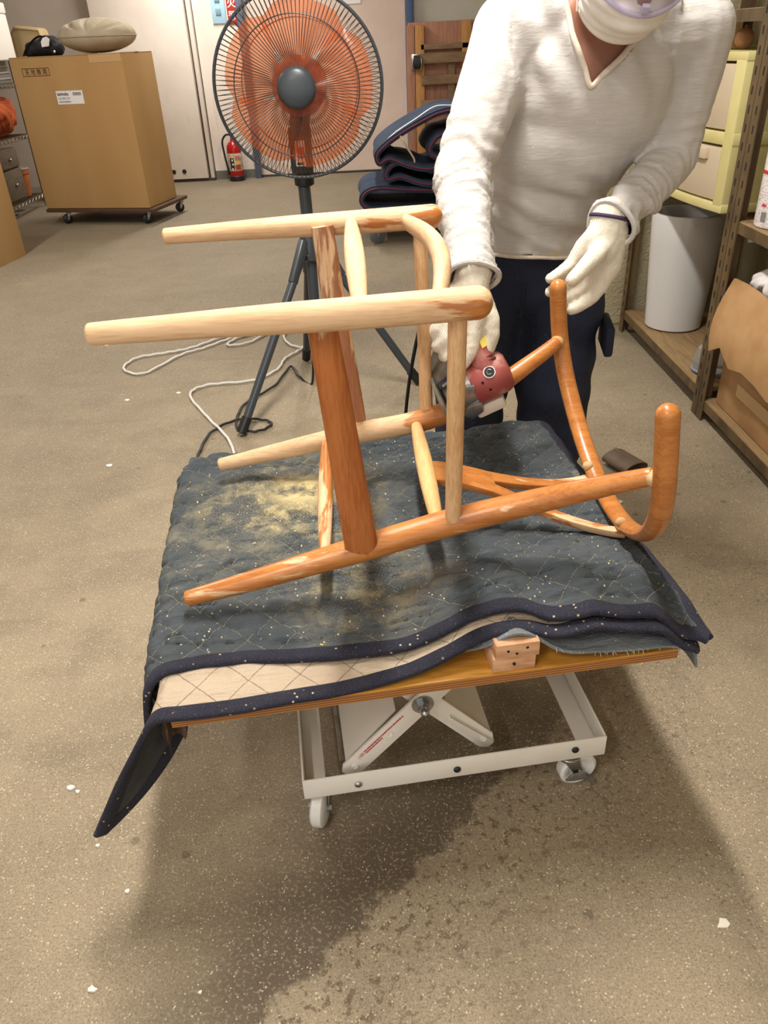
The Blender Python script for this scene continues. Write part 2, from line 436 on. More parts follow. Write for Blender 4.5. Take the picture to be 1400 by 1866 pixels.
# fire extinguisher
ex_, ey_ = -1.375, 8.78
m_red = plain('extinguisher_red', C(170, 22, 22), .25)
t = thing('fire_extinguisher', 'red fire extinguisher with black hose standing against the white wall', 'extinguisher', (ex_, ey_, 0))
obj('cylinder', MB().lathe([(.07, .03), (.074, .04), (.074, .30), (.07, .335), (.05, .365), (.028, .38), (.024, .40)], (ex_, ey_, 0), n=28), m_red, t)
obj('foot_ring', MB().lathe([(.072, 0), (.079, .004), (.079, .045), (.073, .05)], (ex_, ey_, 0), n=28), m_black, t)
ml = plain('label_paper', C(206, 200, 190), .5, c2=C(150, 130, 100), scale=30)
lb = obj('label_band', MB().lathe([(.0745, .10), (.0752, .102), (.0752, .265), (.0745, .267)], (ex_, ey_, 0), n=28), ml, t)
my = plain('label_yellow', C(214, 190, 60), .5); mr2 = plain('label_rose', C(190, 120, 110), .5)
for (a0, a1, z0, z1, mm) in [(-2.3, -1.5, .235, .25, my), (-1.45, -.7, .20, .245, mr2), (-1.45, -.7, .165, .195, my), (-1.45, -.7, .11, .16, plain('label_red', C(176, 50, 40), .5)), (-2.2, -1.6, .12, .225, m_ink_black), (-1.95, -1.75, .195, .215, m_paper), (-1.9, -1.7, .155, .175, m_paper), (-2.0, -1.8, .115, .13, m_paper)]:
    k = [(math.cos(a) * .0757, math.sin(a) * .0757) for a in np.linspace(a0, a1, 7)]
    P = np.array([[(ex_ + x, ey_ + y, zz) for x, y in k] for zz in (z0, z1)])
    obj('label_print', MB().grid(P), mm, lb)
obj('valve', MB().lathe([(.024, .395), (.024, .42), (.016, .425), (.016, .45)], (ex_, ey_, 0), n=16), m_grey_metal, t)
obj('lever', MB().tube([(ex_ - .02, ey_, .445), (ex_ + .03, ey_, .455), (ex_ + .09, ey_, .435)], .009, 8, flat=(.6, 1.3)), m_grey_metal, t)
obj('carry_handle', MB().tube([(ex_ - .02, ey_, .47), (ex_ + .05, ey_, .49), (ex_ + .085, ey_, .485)], .009, 8, flat=(.6, 1.3)), m_grey_metal, t)
obj('hose', MB().tube(spline([(ex_ - .01, ey_ - .01, .435), (ex_ - .06, ey_ - .02, .44), (ex_ - .105, ey_ - .02, .38), (ex_ - .10, ey_ - .02, .26), (ex_ - .085, ey_ - .02, .14), (ex_ - .08, ey_ - .02, .06)], 8), .010, 10), m_black, t)

# wooden frame leaning on the wall
m_ply_red = wood('reddish_plywood', C(176, 128, 104), C(150, 104, 82), 2, .7, 4)
m_pine = wood('pine_batten', C(196, 146, 88), C(168, 116, 62), 2, .7)
m_board_grey = wood('weathered_board', C(142, 116, 88), C(112, 88, 64), 0, .8)
t = thing('plywood_platform', 'battened brown plywood platform standing on edge against the grey wall', 'platform', (.8, 8.8, 0))
obj('plywood_panel', MB().bb(.47, 1.36, 8.86, 8.885, .02, 1.335), m_ply_red, t, bevel=.008)
for x0, x1, z0, z1, mm in [(.455, .53, .02, 1.31, m_ply_red), (.535, .625, .02, 1.31, m_pine), (1.0, 1.09, .72, 1.33, m_pine), (1.26, 1.36, .02, 1.33, m_pine)]:
    obj('batten', MB().bb(x0, x1, 8.80, 8.86, z0, z1), mm, t, bevel=.004)
for z0, z1, yy in [(.985, 1.07, 8.74), (1.10, 1.15, 8.80), (.80, .88, 8.76), (.585, .665, 8.74), (.25, .33, 8.74)]:
    obj('slat', MB().bb(.59, 1.3, yy, yy + .05, z0, z1), m_board_grey, t, bevel=.004)
obj('post', MB().bb(.86, .93, 8.79, 8.85, .3, 1.0), m_board_grey, t, bevel=.004)
cs = obj('caster', MB().tube([(.515, 8.72, 1.0), (.575, 8.72, 1.0)], .06, 20), m_rubber, t)
obj('caster_plate', MB().bb(.495, .595, 8.78, 8.80, .93, 1.07), m_steel, cs, bevel=.003)
for fx_ in (.497, .583): obj('caster_fork', MB().bb(fx_, fx_ + .01, 8.70, 8.79, .95, 1.03), m_steel, cs, bevel=.003)

# cart with folded moving blankets
def caster(name, x, y, r, w, ang, parent, mw, top, brake=False, z0=0.0):
    """swivel caster: wheel, fork and mounting plate up to height top"""
    ca, sa = math.cos(ang), math.sin(ang); ax = V(-sa, ca, 0); fw = V(ca, sa, 0); cpt = V(x, y, z0 + r)
    wh = obj(name, MB().lathe([(r * .86, -w / 2), (r, -w * .35), (r, w * .35), (r * .86, w / 2), (r * .6, w * .42), (r * .5, w * .3)], cpt, ax, 26), mw, parent)
    fk = MB()
    for s in (-1, 1):
        fk.prism([(-.2 * r, -.22 * r), (.22 * r, -.22 * r), (.95 * r, top - z0 - 2 * r + .72 * r), (.15 * r, top - z0 - 2 * r + .72 * r)], cpt + ax * s * (w / 2 + .004), fw, V(0, 0, 1), .003)
    fk.lathe([(w / 2 + .006, 0), (w / 2 + .01, .004), (w / 2 + .01, .010), (w / 2, .014)], (x + fw[0] * .5 * r, y + fw[1] * .5 * r, top - .018), n=20)
    fo = obj('fork', fk, m_steel, wh, bevel=.001)
    obj('axle', MB().tube([cpt - ax * (w / 2 + .01), cpt + ax * (w / 2 + .01)], r * .16, 8), m_steel, wh)
    if brake:
        pb = MB().prism([(-.9 * r, -.1 * r), (-.5 * r, .25 * r), (.2 * r, .15 * r), (.75 * r, -.5 * r), (.95 * r, -1.0 * r), (.65 * r, -1.0 * r), (.3 * r, -.35 * r), (-.5 * r, -.25 * r)], cpt + ax * (w / 2 + .010), -fw, V(0, 0, 1), .004)
        obj('brake_lever', pb, m_grey_metal, wh, bevel=.001)
    return wh
m_grey_wheel = plain('grey_caster_tyre', C(92, 98, 102), .5)
t = thing('blanket_cart', 'low dark platform cart on grey casters under the folded blankets', 'cart', (.45, 5.8, 0))
obj('platform', MB().bb(-.04, 1.0, 5.42, 6.12, .165, .195), plain('dark_board', C(48, 38, 32), .8), t, bevel=.004)
for (cx, cy) in [(.05, 5.50), (.9, 5.50), (.05, 6.04), (.9, 6.04)]:
    caster('caster_wheel', cx, cy, .055, .03, .4, t, m_grey_wheel, .165)
m_denim = plain('dark_blue_blanket', C(44, 62, 86), .95, c2=C(30, 42, 62), scale=7, bump=.3, bscale=60, bdist=.006)
m_piping = plain('maroon_piping', C(92, 42, 60), .8)
m_cord_w = plain('white_webbing', C(216, 218, 222), .7)
def ribbon(path, th, y0, y1, ny=10, seed=0):
    """a thick folded cloth: path in the x-z plane, extruded along y"""
    P = np.array([(p[0], p[1]) for p in path]); T = np.gradient(P, axis=0); T /= np.linalg.norm(T, axis=1)[:, None]; N = np.stack([-T[:, 1], T[:, 0]], 1)
    mb = MB(); m = len(P); ys = np.linspace(y0, y1, ny); ring = np.concatenate([P + N * th / 2, (P - N * th / 2)[::-1]])
    vs = []
    for j, yy in enumerate(ys):
        for i, (x, z) in enumerate(ring):
            w = .012 * math.sin(yy * 9 + x * 7 + seed) * (j / ny); vs.append((x + w, yy + .006 * math.sin(x * 20 + seed), z + w * .6))
    n = len(ring); fs = []
    for j in range(ny - 1):
        for i in range(n): fs.append((j * n + i, (j + 1) * n + i, (j + 1) * n + (i + 1) % n, j * n + (i + 1) % n))
    for j, fl in ((0, False), (ny - 1, True)):
        for i in range(m - 1):
            q = (j * n + i, j * n + i + 1, j * n + n - 2 - i, j * n + n - 1 - i); fs.append(q if not fl else q[::-1])
    return mb.add(vs, fs), P
def folded(label, pts, th, y0, y1, seed):
    path = spline(pts, 8); mb, P = ribbon(path, th, y0, y1, 10, seed)
    o = thing('folded_blanket', label, 'blanket', (float(P[:, 0].mean()), y0, float(P[:, 1].min()) - th / 2), 'dark blue moving blankets on the cart')
    obj('cloth', mb, m_denim, o, sharp=70)
    obj('piping', MB().tube([(p[0], y0 - .004 + .006 * math.sin(p[0] * 20 + seed), p[1]) for p in path], .0065, 8), m_piping, o)
    return o
folded('lowest dark blue blanket folded on the cart with maroon piping', [(1.0, .225), (.6, .225), (.2, .225), (.02, .235), (-.045, .285), (-.01, .345), (.10, .365), (.3, .345), (.62, .33), (1.0, .335)], .034, 5.44, 6.1, 1)
folded('middle dark blue blanket with a tight rolled fold on the cart', [(1.0, .385), (.55, .375), (.36, .385), (.22, .43), (.135, .42), (.13, .47), (.19, .515), (.30, .50), (.45, .455), (.7, .43), (1.0, .44)], .036, 5.42, 6.1, 2.4)
tb = folded('uppermost dark blue blanket with a white strap slumping over the pile', [(1.0, .49), (.55, .49), (.40, .475), (.27, .50), (.15, .545), (.085, .52), (.075, .58), (.17, .655), (.33, .74), (.49, .80), (.64, .80), (.68, .72), (.55, .68), (.46, .66), (.41, .58), (.50, .53), (.75, .54), (1.0, .555)], .036, 5.40, 6.1, 4.1)
obj('strap', MB().tube(spline([(.10, 5.46, .622), (.2, 5.46, .695), (.33, 5.47, .765), (.45, 5.50, .825), (.56, 5.5, .828)], 6), .008, 8, flat=(.5, 1.6)), m_cord_w, tb)
obj('tie_cord', MB().tube(spline([(.20, 5.46, .70), (.235, 5.385, .66), (.27, 5.375, .60), (.305, 5.372, .545), (.31, 5.37, .52)], 6), .006, 8), plain('tan_cord', C(176, 158, 132), .8), tb)

# ------------------------------------------------------------------ tall carton on its dolly
ca = math.radians(-13.6); bx = V(math.cos(ca), math.sin(ca), 0); by = V(-math.sin(ca), math.cos(ca), 0); bz = V(0, 0, 1)
FL = V(-2.67, 6.787, 0)
def bp(u, v, z): return FL + bx * u + by * v + bz * z
t = thing('tall_carton', 'tall plain brown carton with a white sticker standing on a dolly', 'carton', bp(.467, .285, .13))
obj('body', MB().box(bp(.467, .25, .665), (.934, .50, 1.07), (bx, by, bz)), m_carton, t, bevel=.004)
obj('top_flap', MB().box(bp(.467, .124, 1.203), (.932, .248, .006), (bx, by, bz)), m_carton, t, bevel=.002)
obj('top_flap', MB().box(bp(.467, .376, 1.203), (.932, .248, .006), (bx, by, bz)), m_carton, t, bevel=.002)
obj('tape_strip', MB().box(bp(.87, .25, 1.2075), (.14, .05, .002), (bx, by, bz)), m_tape, t)
obj('tape_strip', MB().box(bp(.80, -.001, 1.175), (.26, .0015, .05), (bx, by, bz)), m_tape, t)
fr = MB()
for (u0, u1, z0, z1) in [(.09, .32, 1.128, 1.132), (.09, .32, 1.078, 1.082), (.09, .094, 1.078, 1.132), (.316, .32, 1.078, 1.132)]:
    fr.box(bp((u0 + u1) / 2, -.0006, (z0 + z1) / 2), (u1 - u0, .0008, z1 - z0), (bx, by, bz))
obj('stamp_frame', fr, m_ink, t)
text('天 地 無 用', .044, bp(.112, -.0006, 1.09), bx, bz, m_ink, t, width=.185, bold=.012)
lb = obj('sticker', MB().box(bp(.445, -.0008, .93), (.225, .0015, .09), (bx, by, bz)), m_paper, t)
text('karimoku', .032, bp(.342, -.0016, .944), bx, bz, m_ink_black, lb, width=.094, bold=.03)
text('CA1905 ZW', .021, bp(.345, -.0016, .917), bx, bz, m_ink_grey, lb, width=.10, bold=.02)
bar = MB(); u = .346
while u < .445:
    w = rnd.choice((.0014, .0022, .0032)); bar.box(bp(u, -.0018, .901), (w, .0004, .012), (bx, by, bz)); u += w + rnd.choice((.0012, .002))
u = .475
while u < .545:
    w = rnd.choice((.0014, .0022, .003)); bar.box(bp(u, -.0018, .953), (w, .0004, .022), (bx, by, bz)); u += w + rnd.choice((.0008, .0012))
obj('barcode', bar, m_ink_grey, lb, kind='stuff')
t = thing('carton_dolly', 'flat dark wooden dolly on small casters under the tall carton', 'dolly', bp(.48, .3, 0))
obj('deck', MB().box(bp(.485, .30, .113), (.985, .62, .026), (bx, by, bz)), wood('dolly_wood', C(86, 58, 36), C(60, 40, 26), 0, .7), t, bevel=.004)
for (u, v) in [(.13, .06), (.86, .06), (.13, .55), (.92, .55)]:
    p = bp(u, v, 0); caster('caster_wheel', p[0], p[1], .038, .024, .6, t, m_black, .10)

# cushion on the carton
def cushion_post(c):
    def f(co, no):
        d = co - c; ang = np.arctan2(d[:, 2] * 2.2, d[:, 0])
        w = .015 * np.abs(np.sin(ang * 5.5 + 1.3)) ** 8 * sstep(.0, .08, d[:, 2]) * sstep(.02, -.12, d[:, 1])
        return co - no * w[:, None], None
    return f
cc = V(-2.0, 6.90, 1.322)
t = thing('round_cushion', 'plump beige round cushion lying on top of the tall carton', 'cushion', (cc[0], cc[1], 1.206))
mb = MB()
mb.ell(cc + V(0, 0, .002), (.298, .25, .116))
remeshed('cover', mb, .012, plain('beige_corduroy', C(186, 174, 152), .9, c2=C(168, 154, 130), scale=6, bump=.3, bscale=90, stretch=(1, 1, .3)), t, 8, cushion_post(cc))
obj('seam_piping', MB().tube([cc + V(math.cos(a) * .292, math.sin(a) * .248, -.006) for a in np.linspace(0, 2 * math.pi, 40, endpoint=False)], .004, 6, closed=True), plain('beige_piping', C(172, 158, 134), .9), t)

# black bag
t = thing('black_bag', 'small black fabric bag with a white tag slumped beside the cushion', 'bag', (-2.46, 7.0, 1.206))
mb = MB().ell((-2.46, 7.02, 1.262), (.145, .13, .062)).ell((-2.41, 7.0, 1.29), (.085, .08, .055)).ell((-2.36, 6.98, 1.25), (.06, .08, .05)).ell((-2.56, 7.0, 1.235), (.06, .08, .035))
m_bagblack = plain('black_fabric', C(24, 25, 30), .8, c2=C(38, 40, 48), scale=9, bump=.6, bscale=22, bdist=.02)
def bag_post(co, no):
    w = .012 * (vnoise(co[:, 0] * 28, co[:, 2] * 34 + co[:, 1] * 20, 3) - .5); return co + no * w[:, None], None
remeshed('pouch', mb, .008, m_bagblack, t, 3, bag_post)
obj('strap', MB().tube(spline([(-2.60, 6.93, 1.215), (-2.53, 6.885, 1.28), (-2.44, 6.90, 1.335), (-2.37, 6.905, 1.30), (-2.335, 6.9, 1.23)], 8), .009, 8, flat=(.4, 1.5)), m_black, t)
obj('white_tag', MB().prism([(0, 0), (.055, .004), (.07, .05), (.05, .066), (.02, .06), (.0, .035)], (-2.43, 6.878, 1.265), (1, 0, 0), (0, .1, 1), .002), m_paper, t)
obj('buckle', MB().lathe([(.011, 0), (.013, .003), (.010, .008), (.003, .010)], (-2.345, 6.885, 1.232), (0, -1, .1), 14), m_steel, t)

# carton at the left edge
t = thing('left_carton', 'brown carton cut by the left edge in front of the wire rack', 'carton', (-2.9, 5.3, 0))
ax2 = V(.131, .991, 0); bx2 = V(-.991, .131, 0); K = V(-2.474, 5.70, 0)
obj('body', MB().box(K - ax2 * .40 + bx2 * .3 + V(0, 0, .44), (.80, .6, .88), (ax2, bx2, bz)), m_carton, t, bevel=.004)
obj('top_flap', MB().box(K - ax2 * .40 + bx2 * .15 + V(0, 0, .883), (.80, .298, .006), (ax2, bx2, bz)), m_carton, t)
obj('top_flap', MB().box(K - ax2 * .40 + bx2 * .45 + V(0, 0, .883), (.80, .298, .006), (ax2, bx2, bz)), m_carton, t)

# wire rack on the left with its things
t = thing('wire_rack', 'chrome wire shelving rack against the left side behind the tall carton', 'rack', (-3.3, 7.2, 0))
m_chrome = plain('dull_chrome', C(150, 140, 126), .35, .9)
RX0, RX1, RY0, RY1 = -3.56, -3.05, 6.62, 7.76
for px in (RX0, RX1):
    for py in (RY0, RY1): obj('post', MB().tube([(px, py, .01), (px, py, 1.75)], .0125, 10), m_chrome, t)
for zz in (.115, .615, 1.015):
    dk = MB()
    for px in (RX0, RX1):
        dk.tube([(px, RY0, zz), (px, RY1, zz)], .004, 6); dk.tube([(px, RY0, zz - .03), (px, RY1, zz - .03)], .004, 6)
        zig = [(px, RY0 + .04 * k, zz - (.03 if k % 2 else 0)) for k in range(29)]; dk.tube(zig, .003, 5)
    for py in (RY0, RY1):
        dk.tube([(RX0, py, zz), (RX1, py, zz)], .004, 6); dk.tube([(RX0, py, zz - .03), (RX1, py, zz - .03)], .004, 6)
    for k in range(1, 36): dk.tube([(RX0, RY0 + k * .032, zz + .003), (RX1, RY0 + k * .032, zz + .003)], .0025, 5)
    obj('wire_shelf', dk, m_chrome, t)
t = thing('styrofoam_box', 'bright white foam box on the top tier of the wire rack', 'box', (-3.2, 7.5, 1.16))
obj('box', MB().bb(-3.45, -2.955, 7.1, 7.70, 1.19, 1.52), plain('white_foam', C(246, 242, 236), .7), t, bevel=.012)
obj('lid', MB().bb(-3.455, -2.95, 7.095, 7.705, 1.522, 1.60), plain('white_foam_lid', C(248, 245, 240), .7), t, bevel=.012)
t = thing('grey_crate', 'flat grey crate under the white foam box', 'crate', (-3.25, 7.4, 1.02))
cr = MB().bb(-3.5, -3.06, 7.06, 7.72, 1.022, 1.03).bb(-3.5, -3.485, 7.06, 7.72, 1.03, 1.186).bb(-3.075, -3.06, 7.06, 7.72, 1.03, 1.186).bb(-3.485, -3.075, 7.06, 7.075, 1.03, 1.186).bb(-3.485, -3.075, 7.705, 7.72, 1.03, 1.186)
obj('tray', cr, plain('grey_plastic', C(120, 118, 114), .5), t, bevel=.003)
for k in range(3): obj('rim_rib', MB().bb(-3.058, -3.052, 7.07, 7.71, 1.05 + k * .045, 1.065 + k * .045), plain('grey_rib', C(146, 144, 140), .5), t, bevel=.002)
t = thing('beige_case', 'beige hard case standing behind the tall carton', 'case', (-2.95, 8.15, 0))
obj('shell', MB().prism([(-.16, 0), (.15, 0), (.15, 1.05), (.10, 1.42), (-.12, 1.45), (-.16, 1.4)], (-2.93, 8.15, .0), (1, 0, 0), (0, 0, 1), .22), plain('beige_shell', C(186, 164, 122), .6), t, bevel=.025, seg=3)
obj('edge_band', MB().tube([(-3.085, 8.035, .3), (-3.085, 8.035, 1.385), (-3.04, 8.035, 1.425), (-2.84, 8.035, 1.40), (-2.79, 8.035, 1.05), (-2.79, 8.035, .3)], .006, 8), plain('case_band', C(150, 128, 90), .6), t)
def soft(name, label, cat, loc, blobs, vox, mat, amp, freq, part='body', seed=1, sm=3):
    t = thing(name, label, cat, loc); mb = MB()
    for c, r in blobs: mb.ell(c, r)
    def post(co, no):
        w = amp * (vnoise(co[:, 0] * freq + co[:, 2] * freq * .7, co[:, 1] * freq - co[:, 2] * freq * .5, seed) + .5 * vnoise(co[:, 0] * freq * 2.3, (co[:, 1] + co[:, 2]) * freq * 2.1, seed + 1) - .75)
        return co + no * w[:, None], None
    remeshed(part, mb, vox, mat, t, sm, post); return t
m_orange = plain('orange_fabric', C(182, 84, 34), .85, c2=C(150, 58, 20), scale=6, bump=.4, bscale=30, bdist=.01)
tt = soft('orange_bag', 'crumpled orange cloth bag on the middle tier of the wire rack', 'bag', (-3.25, 7.4, .622), [((-3.22, 7.45, .745), (.19, .28, .122)), ((-3.15, 7.35, .80), (.14, .16, .10)), ((-3.2, 7.6, .80), (.14, .14, .13))], .014, m_orange, .035, 14, 'cloth')
obj('tie', MB().tube([(-3.2, 7.28, .885), (-3.19, 7.25, .92), (-3.22, 7.24, .945)], [.014, .02, .008], 8), m_orange, tt)
t = thing('drawer_box', 'weathered grey wooden drawer unit on the lowest tier of the wire rack', 'drawers', (-3.25, 7.2, .12))
m_gw = wood('grey_wood', C(112, 98, 80), C(84, 72, 58), 1, .8)
obj('carcass', MB().bb(-3.5, -3.07, 7.0, 7.42, .122, .545), m_gw, t, bevel=.004)
for zz, hh in ((.40, .13), (.15, .235)):
    dr = obj('drawer_front', MB().bb(-3.068, -3.052, 7.015, 7.405, zz, zz + hh), m_gw, t, bevel=.004)
    obj('knob', MB().ell((-3.04, 7.21, zz + hh / 2), .014, nu=12, nv=8), m_steel, dr)
t = thing('terracotta_pot', 'small terracotta pot on the lowest tier beside the grey drawers', 'pot', (-3.16, 7.58, .12))
obj('pot', MB().lathe([(.06, .122), (.065, .124), (.088, .27), (.088, .31), (.095, .312), (.096, .345), (.085, .345), (.078, .28), (.02, .27)], (-3.16, 7.58, 0), n=26), plain('terracotta', C(178, 106, 62), .8, c2=C(160, 90, 50), scale=10), t)
obj('saucer_rim', MB().lathe([(.097, .346), (.099, .352), (.092, .358), (.07, .356)], (-3.16, 7.58, 0), n=26), plain('grey_cover', C(150, 144, 136), .6), t)

# ------------------------------------------------------------------ right shelving rack
m_angle = plain('rusty_angle_iron', C(112, 92, 62), .6, .35, c2=C(78, 62, 42), scale=14, stretch=(1, 1, .4))
m_chip = wood('dusty_shelf_board', C(150, 122, 84), C(116, 92, 60), 1, .85, 5)
SX0, SX1 = 1.14, 1.50
t = thing('shelving_rack', 'brown slotted angle iron shelving rack along the stucco wall', 'rack', (1.32, 2.5, 0))
def angle_post(x, y, sx, sy, h=2.1):
    th = .004; w = .042
    mb = MB().add([], [])
    poly = [(0, 0), (w * sx, 0), (w * sx, th * sy), (th * sx, th * sy), (th * sx, w * sy), (0, w * sy)]
    if sx * sy < 0: poly = poly[::-1]
    n = 6; vs = [(x + a, y + b, .0) for a, b in poly] + [(x + a, y + b, h) for a, b in poly]
    mb.add(vs, [tuple(range(n))[::-1], tuple(range(n, 2 * n))] + [(k, (k + 1) % n, n + (k + 1) % n, n + k) for k in range(n)])
    p = obj('post', mb, m_angle, t)
    sl = MB(); z = .06
    while z < min(h, 1.6) - .05:
        sl.box((x + sx * w * .55, y - sy * .0004, z), (.006, .0012, .022)); sl.box((x - sx * .0004, y + sy * w * .55, z + .02), (.0012, .006, .022)); z += .05
    s = obj('slot_row', sl, m_dark, p, kind='stuff')
    return p
for (x, y, sx, sy) in [(SX0, 2.50, 1, 1), (SX0, 2.495, 1, -1), (SX0, 3.46, 1, -1), (SX1, 2.5, -1, 1), (SX1, 3.46, -1, -1), (SX0, 1.55, 1, 1), (SX1, 1.55, -1, 1)]:
    angle_post(x, y, sx, sy)
for (y0, y1, z) in [(2.52, 3.44, .10), (2.52, 3.44, .645), (2.52, 3.44, 1.235), (1.56, 2.48, .075), (1.56, 2.48, .675), (1.56, 2.48, 1.235)]:
    x0_ = 1.27 if z == .645 else SX0 + .006
    b = obj('shelf_board', MB().bb(x0_, SX1 - .006, y0, y1, z - .018, z), m_chip, t, bevel=.003)
    obj('edge_angle', MB().bb(x0_ - .002, x0_ + .0005, y0, y1, z - .034, z - .002), m_angle, b)

# white glazed planter
px, py = 1.285, 3.20
t = thing('planter_pot', 'large pale grey glazed planter standing on the lowest shelf', 'pot', (px, py, .1))
obj('vessel', MB().lathe([(.105, .101), (.114, .108), (.137, .45), (.143, .555), (.140, .566), (.128, .566), (.122, .555), (.117, .45), (.02, .44)], (px, py, 0), n=40), plain('pale_glaze', C(206, 206, 206), .22), t)
obj('soil', MB().lathe([(.118, .46), (.115, .475), (.06, .482), (.005, .484)], (px, py, 0), n=30), plain('dry_soil', C(74, 50, 34), .95, bump=.6, bscale=50, bdist=.01), t)

# yellow drawer chest
DX0, DX1, DY0, DY1, DZ0, DZ1 = 1.150, 1.49, 2.615, 3.40, .668, 1.125
m_yel = plain('yellow_plastic', C(208, 198, 138), .45, c2=C(196, 184, 120), scale=5)
g = G('milky_drawer'); g.col(C(222, 204, 176)); g.rough(.35); g.set(g.b.inputs['Transmission Weight'], .25); g.set(g.b.inputs['Subsurface Weight'], .15); m_milky = g.m
t = thing('drawer_chest', 'pale yellow plastic drawer chest with milky drawers on the middle shelf', 'drawers', (1.31, 3.06, .64))
def bow(y): u = (y - (DY0 + DY1) / 2) / ((DY1 - DY0) / 2); return .045 * (1 - u * u)
def bowed(x_in, y0, y1, z0, z1, out=0.0, n=10):
    ys = np.linspace(y0, y1, n); poly = [(DX0 - bow(y) - out, y) for y in ys] + [(x_in, y1), (x_in, y0)]
    k = len(poly); mb = MB(); vs = [(x, y, z0) for x, y in poly] + [(x, y, z1) for x, y in poly]
    return mb.add(vs, [tuple(range(k)), tuple(range(k, 2 * k))[::-1]] + [(i, k + i, k + (i + 1) % k, (i + 1) % k) for i in range(k)])
for z0, z1 in ((DZ0, DZ0 + .028), (.868, .905), (DZ1 - .025, DZ1)):
    obj('frame_band', bowed(DX1, DY0, DY1, z0, z1), m_yel, t, bevel=.004)
obj('back_shell', MB().bb(DX0 + .004, DX1, DY0 + .004, DY0 + .02, DZ0 + .02, DZ1 - .02).bb(DX0 + .004, DX1, DY1 - .02, DY1 - .004, DZ0 + .02, DZ1 - .02).bb(DX1 - .015, DX1, DY0, DY1, DZ0 + .02, DZ1 - .02), m_yel, t)
for y0, y1 in ((DY0 + .0025, DY0 + .05), (DY1 - .05, DY1 - .0025)):
    obj('front_stile', bowed(1.21, y0, y1, DZ0 + .02, DZ1 - .02, n=4), m_yel, t, bevel=.003)
for z0, z1 in ((DZ0 + .034, .860), (.911, DZ1 - .032)):
    d = obj('drawer', bowed(1.45, DY0 + .056, DY1 - .056, z0, z1, -.004), m_milky, t, bevel=.004)
    obj('grip_lip', bowed(1.16, DY0 + .12, DY1 - .12, z1 - .04, z1 - .005, .010), m_milky, d, bevel=.004)
for y, z, hh, cc_ in [(3.26, .79, .05, C(214, 190, 90)), (3.27, .745, .04, C(228, 206, 120)), (3.285, .715, .022, C(226, 184, 140)), (2.93, .80, .035, C(226, 214, 200))]:
    obj('sticker', MB().box((DX0 - bow(y) - .0015, y, z), (.004, .055, hh)), plain('sticker', cc_, .6), t)
obj('sticker', MB().box((DX0 - bow(3.262) - .0045, 3.262, .742), (.002, .03, .022)), m_ink_black, t)
# things above the chest
t = thing('holed_bracket', 'pale wooden block with a round hole on top of the drawer chest', 'block', (1.25, 2.95, 1.126))
hp = MB()
ring = [(math.cos(a), math.sin(a)) for a in np.linspace(0, 2 * math.pi, 24, endpoint=False)]
sq = []
for c_, s_ in ring:
    k = 1 / max(abs(c_), abs(s_)); sq.append((c_ * k, s_ * k))
vs = []
for yy in (2.935, 2.955):
    vs += [(1.205 + c_ * .022, yy, 1.170 + s_ * .022) for c_, s_ in ring] + [(1.205 + c_ * .05, yy, 1.170 + s_ * .043) for c_, s_ in sq]
n = 24; fs = []
for k in range(n):
    j = (k + 1) % n
    fs += [(k, n + k, n + j, j), (2 * n + k, 2 * n + j, 3 * n + j, 3 * n + k), (k, j, 2 * n + j, 2 * n + k), (n + k, 3 * n + k, 3 * n + j, n + j)]
obj('plate', hp.add(vs, fs), plain('pale_wood', C(206, 180, 140), .7), t)
obj('cleat', MB().bb(1.16, 1.25, 2.956, 2.99, 1.127, 1.15), plain('pale_wood_cleat', C(190, 160, 120), .7), t, bevel=.003)
t = thing('brown_ball', 'small brown wooden ball on top of the drawer chest', 'ball', (1.235, 2.86, 1.126))
obj('ball', MB().ell((1.235, 2.86, 1.156), .030, nu=20, nv=14), plain('ball_wood', C(170, 122, 84), .5, c2=C(196, 150, 110), scale=20), t)
obj('stem_peg', MB().tube([(1.235, 2.86, 1.184), (1.237, 2.855, 1.193)], .006, 8), plain('ball_peg', C(120, 84, 56), .6), t)

# tin on the second bay
tx, ty = 1.243, 2.37
t = thing('paint_tin', 'printed white metal tin with a red band and a blue panel', 'tin', (tx, ty, .675))
g = G('printed_tin'); co = g.coord()
rows = g.step(g.noise(g.mapping(co, (160, 160, 420)), 1.0, 1), .5, .58)
g.col(g.mix(g.math('MULTIPLY', rows, .6), C(222, 214, 212), C(120, 112, 112))); g.rough(.35); m_tin = g.m
R_ = .085
obj('can', MB().lathe([(R_ - .003, .676), (R_, .679), (R_, .888), (R_ - .003, .893), (R_ - .01, .887), (.01, .886)], (tx, ty, 0), n=40), m_tin, t)
obj('rim', MB().tube([(tx + math.cos(a) * (R_ - .001), ty + math.sin(a) * (R_ - .001), .893) for a in np.linspace(0, 2 * math.pi, 40, endpoint=False)], .003, 8, closed=True), m_steel, t)
def wrap(a0, a1, z0, z1, m, name):
    P = np.array([[(tx + math.cos(a) * (R_ + .0007), ty + math.sin(a) * (R_ + .0007), z) for a in np.linspace(a0, a1, 16)] for z in (z0, z1)])
    return obj(name, MB().grid(P), m, t)
wrap(-4.2, -.9, .822, .832, plain('tin_red', C(196, 52, 48), .4), 'red_band')
wrap(-1.75, -.9, .690, .745, plain('tin_blue', C(24, 64, 160), .4), 'blue_panel')
wrap(-2.95, -2.72, .695, .722, m_ink_grey, 'barcode_print')
wrap(-3.0, -2.8, .736, .744, m_ink_red, 'red_print')

